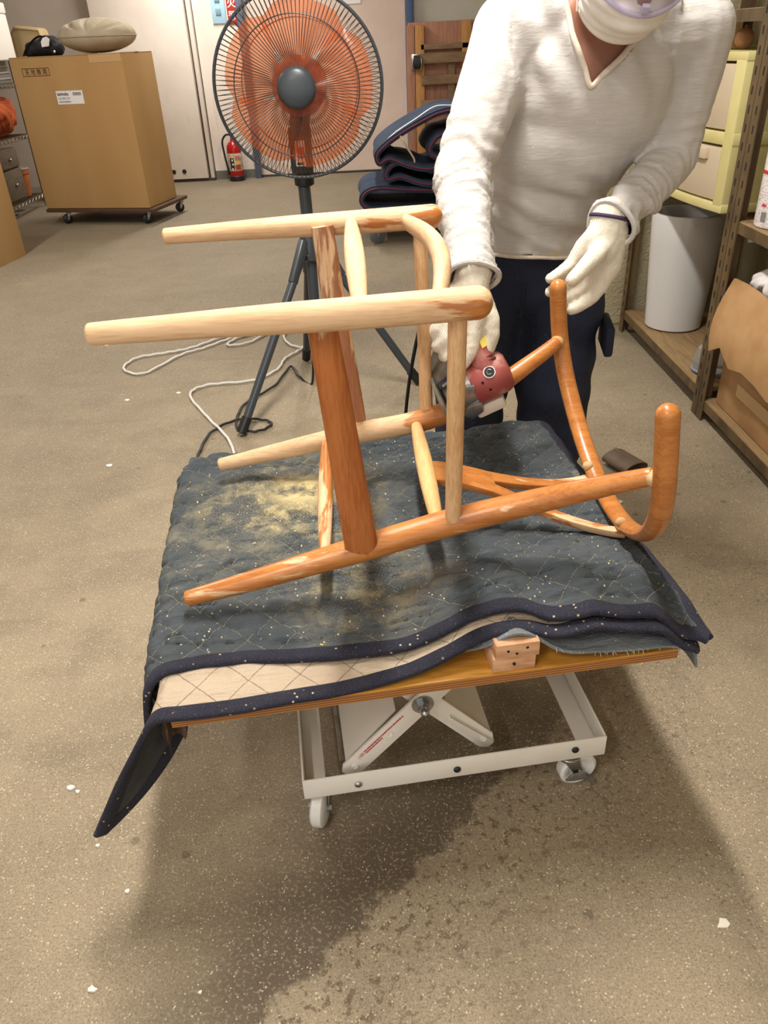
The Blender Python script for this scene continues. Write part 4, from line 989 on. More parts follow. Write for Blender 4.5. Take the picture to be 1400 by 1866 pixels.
# under layer: faded cloth right of the block
def blanket(name, label, aa, fb, bb_tab, off, th, mat, amp, seed, nb=90, bind=None, edges=('front',), quilt_amp=.0035, kw={}, frontoff=0.0, taper=0.0, mat2=None, crease=.0015):
    a = np.array(aa); m = len(a); bF = smooth_tab(fb, a); bB = smooth_tab(bb_tab, a)
    v = np.linspace(0, 1, nb); Af = np.repeat(a[:, None], nb, 1); Bf = bF[:, None] + (bB - bF)[:, None] * v[None, :]
    offs = off - frontoff * (1 - sstep(0, .09, Bf - bF[:, None])) + amp * (vnoise(Af * 7 + seed, Bf * 9, seed) - .5) + amp * .45 * (vnoise(Af * 18, Bf * 30 + seed, seed + 2) - .5)
    Aw = np.where(Af < 0, Af * (1 - taper * np.clip((Bf - bF[:, None]) / .15, 0, 1)), Af)
    A, B, Z_ = drape(Aw, Bf, offs, **kw)
    if taper: A = A + .55 * np.maximum(0, -Aw) * np.clip((Bf - bF[:, None]) / .09, 0, 1)
    P = world_pts(A, B, Z_)
    if quilt_amp:
        du = np.gradient(P, axis=0); dv = np.gradient(P, axis=1); N = np.cross(du, dv); N /= np.linalg.norm(N, axis=2)[..., None] + 1e-9
        if N[..., 2].mean() < 0: N = -N
        ed = np.minimum(sstep(0, .03, Bf - bF[:, None]), np.minimum(sstep(0, .03, Af - a[0]), sstep(0, .03, a[-1] - Af)))
        rg = 1 - np.abs(2 * vnoise(Af * 13 + vnoise(Af * 9, Bf * 9, 2), Bf * 46 + Af * 6, seed + 5) - 1)
        rg2 = 1 - np.abs(2 * vnoise(Af * 26 + 3, Bf * 90 - Af * 14, seed + 8) - 1)
        w = ed * quilt_amp * quilt(Af, Bf) - ed * crease * (rg ** 5 + .6 * rg2 ** 5)
        P = P + N * w[..., None]
    t = thing(name, label, 'blanket', tp(TW / 2, TD / 2, TT))
    o, N = cloth_obj('cloth', P, np.stack([Af, Bf], -1), th, mat, t)
    if mat2 is not None:
        o.data.materials.append(mat2); k = (m - 1) * (nb - 1)
        mi = np.zeros(len(o.data.polygons), int); mi[k:2 * k] = 1; o.data.polygons.foreach_set('material_index', mi)
    if bind:
        w_, t_ = bind
        if 'front' in edges:
            L = P[:, 0] - TY[None] * .002 - N[:, 0] * th * .5
            tube_edge('front_binding', L, N[:, 0], w_, t_, t)
        if 'left' in edges:
            L = P[0, :] - N[0, :] * th * .5; tube_edge('left_binding', L[::2], N[0, ::2], w_, t_, t)
        if 'back' in edges:
            L = P[:, -1] - N[:, -1] * th * .5; tube_edge('back_binding', L[::2], N[::2, -1], w_, t_, t)
        if 'right' in edges:
            L = P[-1, :] - N[-1, :] * th * .5; tube_edge('right_binding', L[::2], N[-1, ::2], w_, t_, t)
    return t, P, N
def tube_edge(name, L, N, w, th, parent):
    m = len(L); n = 12; vs = []
    for i in range(m):
        T_ = unit(L[min(i + 1, m - 1)] - L[max(i - 1, 0)]); u = N[i] - T_ * (N[i] @ T_); u = unit(u); s = np.cross(T_, u)
        for k in range(n):
            a = 2 * math.pi * k / n; ca, sa = math.cos(a), math.sin(a)
            vs.append(L[i] + u * th * math.copysign(abs(sa) ** .7, sa) + s * w * math.copysign(abs(ca) ** .7, ca))
    fs = [(i * n + k, i * n + (k + 1) % n, (i + 1) * n + (k + 1) % n, (i + 1) * n + k) for i in range(m - 1) for k in range(n)] + [tuple(range(n))[::-1], tuple((m - 1) * n + k for k in range(n))]
    return obj(name, MB().add(vs, fs), m_bind, parent, sharp=60)

third_front = [(.36, .10), (.404, .045), (.44, .024), (.46, .012), (.515, .008), (.53, .012), (.548, .002), (.60, -.004), (.65, -.008), (.69, -.009), (.739, -.008), (.79, -.012)]
third, P3, N3 = blanket('underlay_cloth', 'faded blue frayed cloth lying right over the table under the blankets', np.linspace(.36, .80, 70), third_front, [(.3, .62), (.8, .62)], .012, .004, m_under, .006, 3, nb=50, quilt_amp=.001, kw=dict(tight=.55, aR=TW + .002, rad=.022, tr=1.35))
fr2 = MB(); rr = random.Random(5)
for k in range(26):
    i = rr.randrange(30, 69); p = P3[i, 0]; q = p + TX * rr.uniform(-.004, .004) - TY * rr.uniform(.002, .009) - TZ * rr.uniform(.0, .005); fr2.tube([p, (p + q) / 2 + V(0, 0, .001), q], .0005, 4)
obj('frayed_threads', fr2, plain('thread_grey', C(150, 152, 150), .9), third, kind='stuff')

m_under_dark = plain('dark_grey_reverse', C(66, 68, 70), .95, c2=C(50, 52, 56), scale=14, bump=.3, bscale=60)
second_front = [(-.30, .012), (-.12, .012), (-.05, .006), (.016, .0), (.106, -.002), (.238, .004), (.351, .020), (.443, .034), (.515, .030), (.591, .014), (.691, .008), (.744, -.006), (.80, -.02), (.85, -.022)]
second, P2, N2 = blanket('beige_blanket', 'beige backed quilted blanket with navy binding hanging off the left table corner', np.linspace(-.285, .764, 150), second_front, [(-.3, .30), (0, .55), (.8, .6)], .022, .006, m_beige_quilt, .004, 11, nb=70, bind=(.0125, .0055), edges=('front', 'left'), quilt_amp=.0025, kw=dict(aL=-.004, tl=1.08, rad=.03, aR=TW + .004, tr=1.3), frontoff=.010, taper=.82, mat2=m_under_dark)
top_front = [(-.20, .085), (-.12, .07), (-.061, .066), (-.01, .078), (.05, .084), (.109, .080), (.245, .060), (.342, .054), (.435, .066), (.521, .054), (.593, .026), (.696, .024), (.735, .010), (.78, -.012), (.84, -.03)]
top_back = [(-.2, .30), (-.14, .44), (-.09, .56), (-.04, .70), (.03, .79), (.1, .84), (.8, .84)]
top, P1, N1 = blanket('quilted_blanket', 'slate blue quilted moving blanket dusted with sawdust on top of the table', np.linspace(-.14, .777, 300), top_front, top_back, .040, .010, m_quilt, .010, 21, nb=250, bind=(.0135, .0065), edges=('front', 'left', 'right'), quilt_amp=.0046, crease=.0070, frontoff=.008, kw=dict(tl=1.42, rad=.045, aL=.0))
# torn lining under the left corner
tl_ = np.zeros((14, 8, 3)); rr = random.Random(8)
for i in range(14):
    L_ = [.05, .075, .10, .115, .09, .078, .072, .07, .066, .062, .055, .05, .045, .04][i] + rr.uniform(0, .008)
    for j in range(8):
        v = j / 7; p = tp(-.040 + .065 * i / 13, .05 + .012 * math.sin(i * 1.3), TT - .012 - .004 * i * 0); tl_[i, j] = p + V(-.004 * math.sin(v * 3 + i), .004 * math.sin(v * 5 + i * .8), -L_ * v)
mb = MB().grid(tl_)
obj('torn_lining', mb, plain('brown_torn_lining', C(104, 82, 66), .95, c2=C(70, 54, 44), scale=40, bump=.8, bscale=120, bdist=.006, stretch=(3, 3, .6)), second)

# ------------------------------------------------------------------ the chair being sanded
CO = V(-.31458, 1.14896, .4858)
CM = np.array([[-.03291, .99682, -.07264], [.99927, .03142, -.0215], [.01915, .0733, .99713]])
def ch(s, u, w): return CO + CM @ V(s, u, w)
t = thing('wishbone_chair', 'half sanded beech chair frame lying on its back on the quilted blanket', 'chair', ch(0, .3, 0))
# front legs (uppermost)
def leg_obj(pts, radii, mat, k0=.35, k1=1.0):
    P, R = rounded(spline(pts, 5), list(np.interp(np.linspace(0, 1, len(spline(pts, 5))), np.linspace(0, 1, len(radii)), radii)), None, 6, k0, k1)
    return obj('leg', MB().tube(P, R, 22), mat, t)
for s, sd in ((-1, 1.0), (1, 4.0)):
    m = chair_wood('sanded_front_leg', .9, 0, (0, .02 if s < 0 else -.10, .20 if s < 0 else .12, .93, .50 if s < 0 else .42), sd)
    leg_obj([ch(s * .248, -.006, .438), ch(s * .247, .15, .430), ch(s * .2455, .32, .420), ch(s * .243, .482, .4115)], [.0134, .0156, .0188, .0200, .0204], m, .5, .95)
# back legs: curve up to the bow
for s, sd in ((-1, 2.0), (1, 6.0)):
    if s < 0: m = chair_wood('worn_back_leg', .3, 0, (0, -.30, .40, .38, .14), sd)
    else: m = chair_wood('sanded_back_leg', .8, 0, (0, -.02, .13, .98, .16), sd)
    leg_obj([ch(s * .212, -.006, .0), ch(s * .205, .12, .017), ch(s * .194, .274, .039), ch(s * .180, .417, .057), ch(s * .200, .54, .088), ch(s * .238, .64, .125), ch(s * .262, .692, .146)], [.0125, .0165, .0208, .0215, .0190, .0152, .0128], m, .5, .3)
# the steamed bow (arm and back rail)
bow_pts = []
for (s, u, w) in [(-.279, .694, .262), (-.281, .696, .21), (-.279, .699, .15), (-.262, .705, .085), (-.222, .712, .025), (-.16, .717, -.025), (-.08, .720, -.058), (0, .721, -.068), (.08, .720, -.058), (.16, .717, -.025), (.222, .712, .025), (.262, .705, .085), (.279, .699, .15), (.281, .696, .21), (.279, .694, .262)]:
    bow_pts.append(ch(s, u, w))
sp_ = spline(bow_pts, 6); nn = len(sp_)
rad = [.0160 - .0025 * math.sin(math.pi * i / (nn - 1)) ** 4 for i in range(nn)]
P, R = rounded(sp_, rad, None, 7, 1.0, 1.0)
flat = []
for i in range(len(P)):
    k = math.sin(math.pi * np.clip((i - 7) / (len(P) - 15), 0, 1)) ** 2; flat.append((1.0 + .25 * k, 1.0 - .22 * k))
obj('bow_rail', MB().tube(P, R, 22, flat=flat, up=CM[:, 1]), chair_wood('varnished_bow', .06, 0, None, 3.0), t)
# side stretchers: broad flat ones low, round seat rails
for s, sd in ((-1, 7.0), (1, 9.0)):
    a = ch(s * .222, .272, .425); b = ch(s * .205, .276, .040)
    pts = [a + (b - a) * k / 8 for k in range(9)]
    m = chair_wood('broad_stretcher', .12 if s < 0 else .22, 2, (2, .345, .425, .06, .62) if s < 0 else (2, .10, .42, .30, .55), sd, varn=(C(184, 112, 58), C(160, 88, 40)) if s < 0 else (C(172, 118, 84), C(152, 98, 66)))
    m.name = 'broad_stretcher_wood'
    fl_ = [(.0190 + .0065 * k / 8, .0092) for k in range(9)]
    obj('side_stretcher', MB().tube(pts, 1.0, 20, flat=fl_, up=CM[:, 1]), m, t)
    a = ch(s * .235, .440, .405); b = ch(s * .186, .418, .060)
    obj('seat_rail', MB().tube([a + (b - a) * k / 6 for k in range(7)], .0122, 16), chair_wood('sanded_seat_rail', .88, 2, None, sd + 1, pale=(C(226, 186, 140), C(200, 152, 104))), t)
# front stretcher (low) and front seat rail
def cross(s0, s1, u, w, bend_u, bend_w, flat, m, name, n=12):
    pts = []; fl_ = []
    for k in range(n + 1):
        q = k / n; s = s0 + (s1 - s0) * q; e = math.sin(math.pi * q)
        pts.append(ch(s, u + bend_u * e, w + bend_w * e)); fl_.append((flat[0] * (.62 + .38 * e), flat[1] * (.75 + .25 * e)))
    return obj(name, MB().tube(pts, 1.0, 18, flat=fl_, up=CM[:, 1]), m, t)
cross(-.238, .238, .322, .424, 0, .004, (.0150, .0115), chair_wood('sanded_front_stretcher', .93, 1, None, 12), 'front_stretcher')
cross(-.236, .236, .415, .412, .030, .006, (.0135, .0180), chair_wood('sanded_front_rail', .93, 1, None, 14), 'front_seat_rail')
cross(-.196, .196, .217, .032, 0, 0, (.0130, .0115), chair_wood('patchy_rear_stretcher', .45, 1, None, 16), 'rear_stretcher')
cross(-.182, .182, .395, .054, 0, 0, (.0150, .0125), chair_wood('sanded_rear_rail', .9, 1, None, 18, pale=(C(224, 184, 128), C(204, 158, 100))), 'rear_seat_rail')
# wishbone splat: outline in s-u, bent in w
def wsp(u): return .045 - .115 * sstep(.39, .74, u) + .012 * math.sin((u - .39) / .33 * math.pi) * -1
def strip(us, c, hw):
    T = []; 
    for u, cc_, h in zip(us, c, hw): T.append([(cc_ - h, u), (cc_ + h, u)])
    return T
def plate(rows, th, m, name):
    top_ = np.array([[ch(s, u, wsp(u) + th / 2) for s, u in r] for r in rows]); bot = np.array([[ch(s, u, wsp(u) - th / 2) for s, u in r] for r in rows])
    k, n = top_.shape[:2]; vs = np.concatenate([top_.reshape(-1, 3), bot.reshape(-1, 3)]); o_ = k * n; fs = []
    for i in range(k - 1):
        for j in range(n - 1):
            fs.append((i * n + j, i * n + j + 1, (i + 1) * n + j + 1, (i + 1) * n + j)); fs.append((o_ + i * n + j, o_ + (i + 1) * n + j, o_ + (i + 1) * n + j + 1, o_ + i * n + j + 1))
        fs.append((i * n, (i + 1) * n, o_ + (i + 1) * n, o_ + i * n)); fs.append((i * n + n - 1, o_ + i * n + n - 1, o_ + (i + 1) * n + n - 1, (i + 1) * n + n - 1))
    fs.append(tuple(range(n))[::1] + tuple(o_ + j for j in range(n - 1, -1, -1))); e = (k - 1) * n
    fs.append(tuple(e + j for j in range(n - 1, -1, -1)) + tuple(o_ + e + j for j in range(n)))
    return obj(name, MB().add(vs, fs), m, t, bevel=.002)
m_splat = chair_wood('varnished_splat', .05, 0, None, 20); m_fork = chair_wood('half_sanded_fork', .5, 0, (0, .18, .40, .05, .62), 22)
us = np.linspace(.388, .515, 9); hw = .0335 + .004 * np.linspace(0, 1, 9) ** 2
rows = [[(q * h, u) for q in (-1, -.5, 0, .5, 1)] for u, h in zip(us, hw)]
sb_ = plate(rows, .013, m_splat, 'splat')
for sgn in (-1, 1):
    rows = []
    for u in np.linspace(.505, .716, 12):
        q = (u - .505) / .211; ce = .0195 + .075 * q ** 1.15; h = .0175 * (1 - q) + .0085 * q
        rows.append([(sgn * (ce + z * h) if sgn > 0 else sgn * (ce - z * h), u) for z in (-1, 0, 1)])
    plate(rows, .0128, m_fork, 'splat_fork')
m_putty = plain('filler_putty', C(206, 176, 132), .8, c2=C(190, 146, 98), scale=60)
# white filler round the joints of the bow
for (s, u, w) in [(-.265, .690, .144), (.265, .690, .144), (-.098, .709, -.044), (.098, .709, -.044)]:
    obj('joint_filler', MB().ell(ch(s, u, w), (.0138, .0138, .0120) if w > 0 else (.0105, .0090, .0095), nu=12, nv=8), m_putty, t)

# ------------------------------------------------------------------ the person
m_skin = plain('skin', C(158, 108, 86), .55, c2=C(142, 94, 74), scale=12)
g = G('heather_shirt'); co = g.coord()
hz = g.noise(g.mapping(co, (26, 26, 520)), 1.0, 2, .5); big = g.noise(co, 5, 4)
c = g.mix(g.step(hz, .35, .68), C(204, 200, 196), C(196, 192, 189))
c = g.mix(g.math('MULTIPLY', g.step(g.noise(co, 9, 3, .6), .66, .74), .55), c, C(228, 212, 164))
c = g.mix(g.step(big, .55, .75, 0, .35), c, C(190, 181, 174))
sp = g.math('MULTIPLY', g.step(g.voro(co, 60), .09, .05), g.step(g.noise(co, 11, 2), .52, .62)); c = g.mix(sp, c, C(244, 240, 228))
g.col(c); g.rough(.95); g.bump(g.math('ADD', g.math('MULTIPLY', g.noise(co, 900, 2), .1), g.noise(g.mapping(co, (1, 1, 3)), 34, 4, .6, .5)), .35, .004); m_shirt = g.m
m_hem = plain('shirt_band', C(222, 212, 196), .95, c2=C(206, 196, 180), scale=60, bump=.3, bscale=300)
g = G('navy_twill'); co = g.coord()
c = g.mix(g.step(g.noise(co, 6, 5), .35, .7), C(34, 42, 68), C(22, 28, 48))
c = g.mix(g.math('MULTIPLY', g.step(g.noise(co, 10, 4, .65), .6, .75), .35), c, C(70, 72, 74))
sp = g.math('MULTIPLY', g.step(g.voro(co, 110), .1, .05), g.step(g.noise(co, 9, 2), .48, .6)); c = g.mix(g.math('MULTIPLY', sp, .7), c, C(170, 170, 168))
g.col(c); g.rough(.85); g.bump(g.noise(g.mapping(co, (1, 1, .4)), 30, 4, .6), .4, .008); m_navy = g.m
g = G('knit_glove'); co = g.coord()
wv = g.n('ShaderNodeTexWave', {'Vector': g.mapping(co, (1, .4, .5), (0, .5, 0)), 'Scale': 130.0, 'Distortion': 2.5, 'Detail': 2.0, 'Detail Scale': 2.0}).outputs[1]
c = g.mix(g.step(wv, .1, .6, .0, .35), C(240, 232, 216), C(206, 194, 172)); c = g.mix(g.step(g.noise(co, 22, 4), .55, .75, 0, .45), c, C(214, 192, 150))
g.col(c); g.rough(.95); g.bump(g.math('ADD', wv, g.noise(co, 400, 2)), .5, .002); m_glove = g.m

person = thing('person', 'person in a pale grey shirt, mask and goggles sanding the chair', 'person', (.37, 1.9, 0))
SRp, ERp, WRp = V(.282, 1.70, 1.200), V(.180, 1.58, .973), V(.180, 1.405, .832)
SLp, ELp, WLp = V(.640, 1.70, 1.190), V(.638, 1.725, .966), V(.463, 1.515, .886)
HC = V(.445, 1.465, 1.318)
hf = unit(V(-.04, -.80, -.60)); hu = unit(V(.05, -.60, .80)); hu = unit(hu - hf * (hu @ hf)); hr = np.cross(hf, hu)
def hd(x, f, u): return HC + hr * x + hf * f + hu * u
HIPR, HIPL = V(.290, 1.90, .80), V(.468, 1.90, .80)
KR, KL = V(.248, 1.88, .43), V(.462, 1.87, .42); AR, AL = V(.235, 1.95, .09), V(.480, 1.94, .09)

def body_blobs(k, sleeves=True, torso=True, legs=True, head=True):
    mb = MB()
    if torso:
        tilt = math.atan2(.18, .33); ct, st2 = math.cos(tilt), math.sin(tilt); ax = (V(1, 0, 0), V(0, ct, st2), V(0, -st2, ct))
        mb.ell((.443, 1.725, 1.085), (.165 + k, .112 + k, .175 + k), ax, 24, 16)
        mb.ell((.412, 1.745, 1.01), (.148 + k, .110 + k, .13 + k), ax, 24, 16)
        mb.ell((.392, 1.80, .90), (.130 + k, .112 + k, .13 + k), ax, 24, 16)
        mb.ell((.380, 1.85, .83), (.128 + k, .112 + k, .10 + k), None, 24, 16)
        mb.cap(SRp + V(.02, 0, .0), .062 + k, SLp + V(-.02, 0, 0), .062 + k)
        mb.cap(V(.36, 1.69, 1.22), .058 + k, V(.54, 1.69, 1.215), .058 + k)
    if sleeves:
        mb.chain([SRp, SRp + (ERp - SRp) * .55, ERp, ERp + (WRp - ERp) * .5, WRp], [.060 + k, .050 + k, .044 + k, .037 + k, .031 + k])
        mb.chain([SLp, SLp + (ELp - SLp) * .55, ELp, ELp + (WLp - ELp) * .5, WLp], [.060 + k, .047 + k, .037 + k, .032 + k, .028 + k])
    if legs:
        mb.ell((.382, 1.885, .80), (.158 + k, .115 + k, .12 + k))
        for h, kn, an in ((HIPR, KR, AR), (HIPL, KL, AL)):
            mb.chain([h, h + (kn - h) * .5, kn, kn + (an - kn) * .5, an], [.092 + k, .082 + k, .062 + k, .056 + k, .042 + k])
    if head:
        mb.chain([V(.445, 1.655, 1.205), hd(0, -.045, -.07)], [.060, .056])
        mb.ell(hd(0, -.018, .025), (.074, .094, .098), (hr, hf, hu)); mb.ell(hd(0, .022, -.045), (.062, .072, .072), (hr, hf, hu))
        mb.ell(hd(0, .055, -.092), (.032, .028, .022), (hr, hf, hu))                                   # chin
        mb.cap(hd(0, .080, .012), .010, hd(0, .096, -.030), .0145); mb.ell(hd(-.013, .088, -.034), .010); mb.ell(hd(.013, .088, -.034), .010)   # nose
        mb.cap(hd(-.045, .066, .030), .013, hd(.045, .066, .030), .013)                                  # brow
        mb.cap(hd(-.022, .084, -.064), .008, hd(.022, .084, -.064), .008)                                # lips
        for s in (-1, 1): mb.ell(hd(s * .076, -.015, -.01), (.010, .020, .032), (hr, hf, hu)); mb.ell(hd(s * .040, .055, -.020), (.022, .018, .02), (hr, hf, hu))
    return mb
mbb = body_blobs(0.0)
for an in (AR, AL): mbb.chain([an, an + V(0, -.10, -.055), an + V(0, -.17, -.06)], [.04, .03, .025])
remeshed('body', mbb, .009, m_skin, person, 4)
# eyes, brows and hair
for s in (-1, 1):
    e = obj('eye', MB().ell(hd(s * .032, .068, .004), .0125, nu=16, nv=10), plain('eye_white', C(226, 220, 212), .25), person)
    obj('iris', MB().ell(hd(s * .032, .0795, .000), .005, nu=12, nv=8), m_black, e)
    obj('eyebrow', MB().tube([hd(s * .015, .081, .026), hd(s * .034, .080, .033), hd(s * .055, .066, .028)], [.003, .004, .002], 8), m_black, person)
hm = MB().ell(hd(0, -.030, .045), (.083, .098, .094), (hr, hf, hu)).ell(hd(0, -.055, .0), (.080, .07, .09), (hr, hf, hu))
def hair_post(co, no):
    d = co - HC; f = d @ hf; u = d @ hu
    return co + no * (.006 * (vnoise(co[:, 0] * 120, co[:, 1] * 40 + co[:, 2] * 40, 3) - .5))[:, None], None
remeshed('hair', hm, .008, plain('dark_hair', C(28, 24, 22), .6, bump=.5, bscale=200), person, 2, hair_post)

def seg_t(co, a, b):
    ab = b - a; tt = ((co - a) @ ab) / (ab @ ab); q = a + np.clip(tt, 0, 1)[:, None] * ab; return tt, np.linalg.norm(co - q, axis=1)
def shirt_post(co, no):
    x, y, z = co.T; w = np.zeros(len(co))
    for (s_, e_, w_, sd) in ((SRp, ERp, WRp, 1), (SLp, ELp, WLp, 2)):
        t1, d1_ = seg_t(co, s_, e_); t2, d2_ = seg_t(co, e_, w_); L2 = np.linalg.norm(w_ - e_); L1 = np.linalg.norm(e_ - s_)
        m2 = (d2_ < .062) & (t2 > -.15); m1 = (d1_ < .068) & (t1 > .35) & ~m2
        ph = vnoise(x * 22, z * 22, sd) * 5 + vnoise(x * 60, y * 60 + z * 30, sd + 3) * 2.0
        rr1 = 1 - np.abs(2 * vnoise(t2 * L2 / .017 + ph * .25, (x + y) * 13, sd + 5) - 1); rr2 = 1 - np.abs(2 * vnoise(t2 * L2 / .009 + ph * .4, (x - z) * 20, sd + 9) - 1)
        fore = (.0062 * rr1 ** 2 + .0026 * rr2 ** 2 - .003) * sstep(-.25, .15, t2)
        upp = .0030 * np.sin(t1 * L1 / .034 * 2 * math.pi + ph * 1.3) * sstep(.4, 1.0, t1)
        w = np.where(m2, fore, np.where(m1, upp, w))
    tor = (x > .27) & (x < .58) & (y < 1.80)
    f1 = .011 * np.sin((z + (x - .4) * .55) * 95 + 2.5 * vnoise(x * 9, z * 9, 8)) * (1 - sstep(.86, 1.0, z)) * vnoise(x * 11, z * 16, 4)
    f2 = .007 * np.sin((x - .42) * 85 + (z - 1.1) * 50) * sstep(1.05, 1.16, z)
    w = w + np.where(tor, f1 + f2, 0) + .003 * (vnoise(x * 30, z * 30 + y * 20, 6) - .5)
    co = co + no * w[:, None]
    x, y, z = co.T
    poly = [(.418, 1.112), (.380, 1.195), (.372, 1.30), (.60, 1.32), (.515, 1.20)]
    ins = np.zeros(len(co), bool); n = len(poly)
    for i in range(n):
        (x0, z0), (x1, z1) = poly[i], poly[(i + 1) % n]
        cnd = ((z0 > z) != (z1 > z)) & (x < (x1 - x0) * (z - z0) / (z1 - z0 + 1e-12) + x0); ins ^= cnd
    kill = ins & (y < 1.70)
    kill |= (z < .776 - .05 * (x - .385) + .004 * np.sin(x * 40)) & (x > .19) & (x < .60) & (y > 1.6)
    for a, b in ((ERp, WRp), (ELp, WLp)):
        tt, dd = seg_t(co, a, b); kill |= (tt > 1.03) & (dd < .09) & ((x < .236) | (y < 1.62))
    return co, kill
mbs = body_blobs(.011, legs=False, head=False)
mbs.ell((.382, 1.845, .80), (.158, .140, .10)); mbs.ell((.382, 1.888, .85), (.176, .140, .12)); mbs.ell((.382, 1.888, .80), (.176, .140, .09))
mbs.chain([WRp, WRp + (WRp - ERp) * .15], [.042, .046]); mbs.chain([WLp, WLp + (WLp - ELp) * .12], [.043, .047])
mbs.chain([ERp + (WRp - ERp) * .86, WRp + (WRp - ERp) * .04], [.042, .047]); 
sh = remeshed('shirt', mbs, .0058, m_shirt, person, 4, shirt_post)
sol = sh.modifiers.new('thickness', 'SOLIDIFY'); sol.thickness = .0022; sol.offset = -1
# neckband along the V, raised from the shirt surface
def ray_front(x, z, grow=.0):
    """front chest surface y for the neckband"""
    best = 9
    for c_, r_ in (((.443, 1.725, 1.075), (.183, .123, .186)), ((.37, 1.70, 1.19), (.066, .066, .066)), ((.53, 1.70, 1.185), (.066, .066, .066)), ((.45, 1.70, 1.188), (.14, .066, .066))):
        q = 1 - ((x - c_[0]) / r_[0]) ** 2 - ((z - c_[2]) / r_[2]) ** 2
        if q > 0: best = min(best, c_[1] - r_[1] * math.sqrt(q))
    return best
nb = []
for (x, z) in [(.368, 1.245), (.374, 1.222), (.379, 1.195), (.390, 1.168), (.404, 1.140), (.4175, 1.112), (.440, 1.132), (.468, 1.157), (.495, 1.182), (.515, 1.200), (.535, 1.222)]:
    nb.append((x, z))
dg_ = bpy.context.evaluated_depsgraph_get()
from mathutils.bvhtree import BVHTree
bm_ = bmesh.new(); bm_.from_mesh(sh.data); tree = BVHTree.FromBMesh(bm_); shl = Vector(person.location)
band = []
for (x, z) in nb:
    for dx in (0, .004, -.004, .008, -.008, .014, -.014, .02, -.02):
        hit = tree.ray_cast(Vector((x + dx, 1.2, z - abs(dx))) - shl, Vector((0, 1, 0)))
        if hit[0] is not None and (hit[0] + shl).y < 1.72: band.append(V(x, (hit[0] + shl).y - .001, z)); break
hem = []
for a in np.linspace(0, 2 * math.pi, 90, endpoint=False):
    dv = Vector((math.cos(a), math.sin(a), 0)); zc = .779 - .05 * (.15 * math.cos(a))
    hit = tree.ray_cast(Vector((.382, 1.845, zc + .004)) + dv * .27 - shl, -dv, .26)
    if hit[0] is not None: hem.append(np.array(hit[0] + shl) + V(0, 0, -.005))
bm_.free()
if len(hem) > 60: obj('hem_band', MB().tube(hem, .0042, 8, closed=True), m_hem, sh)
if len(band) > 3: obj('neckband', MB().tube(spline(band, 5), 1.0, 10, flat=(.0085, .0032), up=(0, -.05, 1) if False else None) if False else MB().tube(spline(band, 5), .0055, 10), m_hem, sh)
hemP = [(.385 + .172 * math.cos(a), 1.85 + .140 * math.sin(a), .786 - .05 * .172 * math.cos(a) + .004 * math.sin(3 * a)) for a in np.linspace(0, 2 * math.pi, 60, endpoint=False)]
for (e_, w_, r_) in ((ERp, WRp, .0475), (ELp, WLp, .0455)):
    dd = unit(w_ - e_); u_ = unit(np.cross(dd, V(1, 0, 0))); v_ = np.cross(dd, u_)
    obj('cuff', MB().tube([w_ + dd * .010 + (u_ * math.cos(a) + v_ * math.sin(a)) * r_ * (1 + .06 * math.sin(3 * a)) for a in np.linspace(0, 2 * math.pi, 32, endpoint=False)], .005, 8, closed=True), m_shirt, sh)

# trousers
mbt = MB().ell((.380, 1.862, .80), (.160, .138, .085)).ell((.382, 1.888, .82), (.168, .130, .12)).ell((.382, 1.88, .72), (.175, .118, .11))
for h, kn, an, sg in ((HIPR, KR, AR, -1), (HIPL, KL, AL, 1)):
    mbt.chain([h + V(0, 0, -.03), h + (kn - h) * .5, kn, kn + (an - kn) * .5, an], [.108, .106, .098, .092, .085])
def tr_post(co, no):
    x, y, z = co.T; w = .006 * np.sin(z * 60 + 4 * vnoise(x * 8, z * 6, 3)) * vnoise(x * 9, z * 9, 5) + .006 * (vnoise(x * 16, z * 10 + y * 8, 7) - .5)
    return co + no * w[:, None], (z < .055)
tro = remeshed('trousers', mbt, .011, m_navy, person, 5, tr_post)
obj('pocket_flap', MB().box((.574, 1.83, .555), (.022, .13, .075), (unit(V(1, -.15, .05)), unit(V(.15, 1, 0)), V(0, 0, 1))), m_navy, tro, bevel=.008)
obj('waistband', MB().tube([(.380 + .144 * math.cos(a), 1.862 + .122 * math.sin(a), .800) for a in np.linspace(0, 2 * math.pi, 48, endpoint=False)], .012, 8, closed=True), m_navy, tro)
obj('fly_seam', MB().tube([(.355, 1.764, .79), (.350, 1.766, .70), (.349, 1.79, .62)], .0022, 6), m_navy, tro)
for an in (AR, AL):
    mbx = MB().chain([an + V(0, .03, -.02), an + V(0, -.06, -.045), an + V(0, -.15, -.053)], [.055, .045, .036])
    def bpost(co, no): co = co.copy(); co[:, 2] = np.maximum(co[:, 2], .004); return co, None
    bo = remeshed('work_shoe', mbx, .01, plain('black_leather', C(26, 25, 26), .5), person, 3, bpost)
    obj('sole', MB().box(tuple(an + V(0, -.06, -.083)), (.085, .25, .014)), m_rubber, bo, bevel=.005)

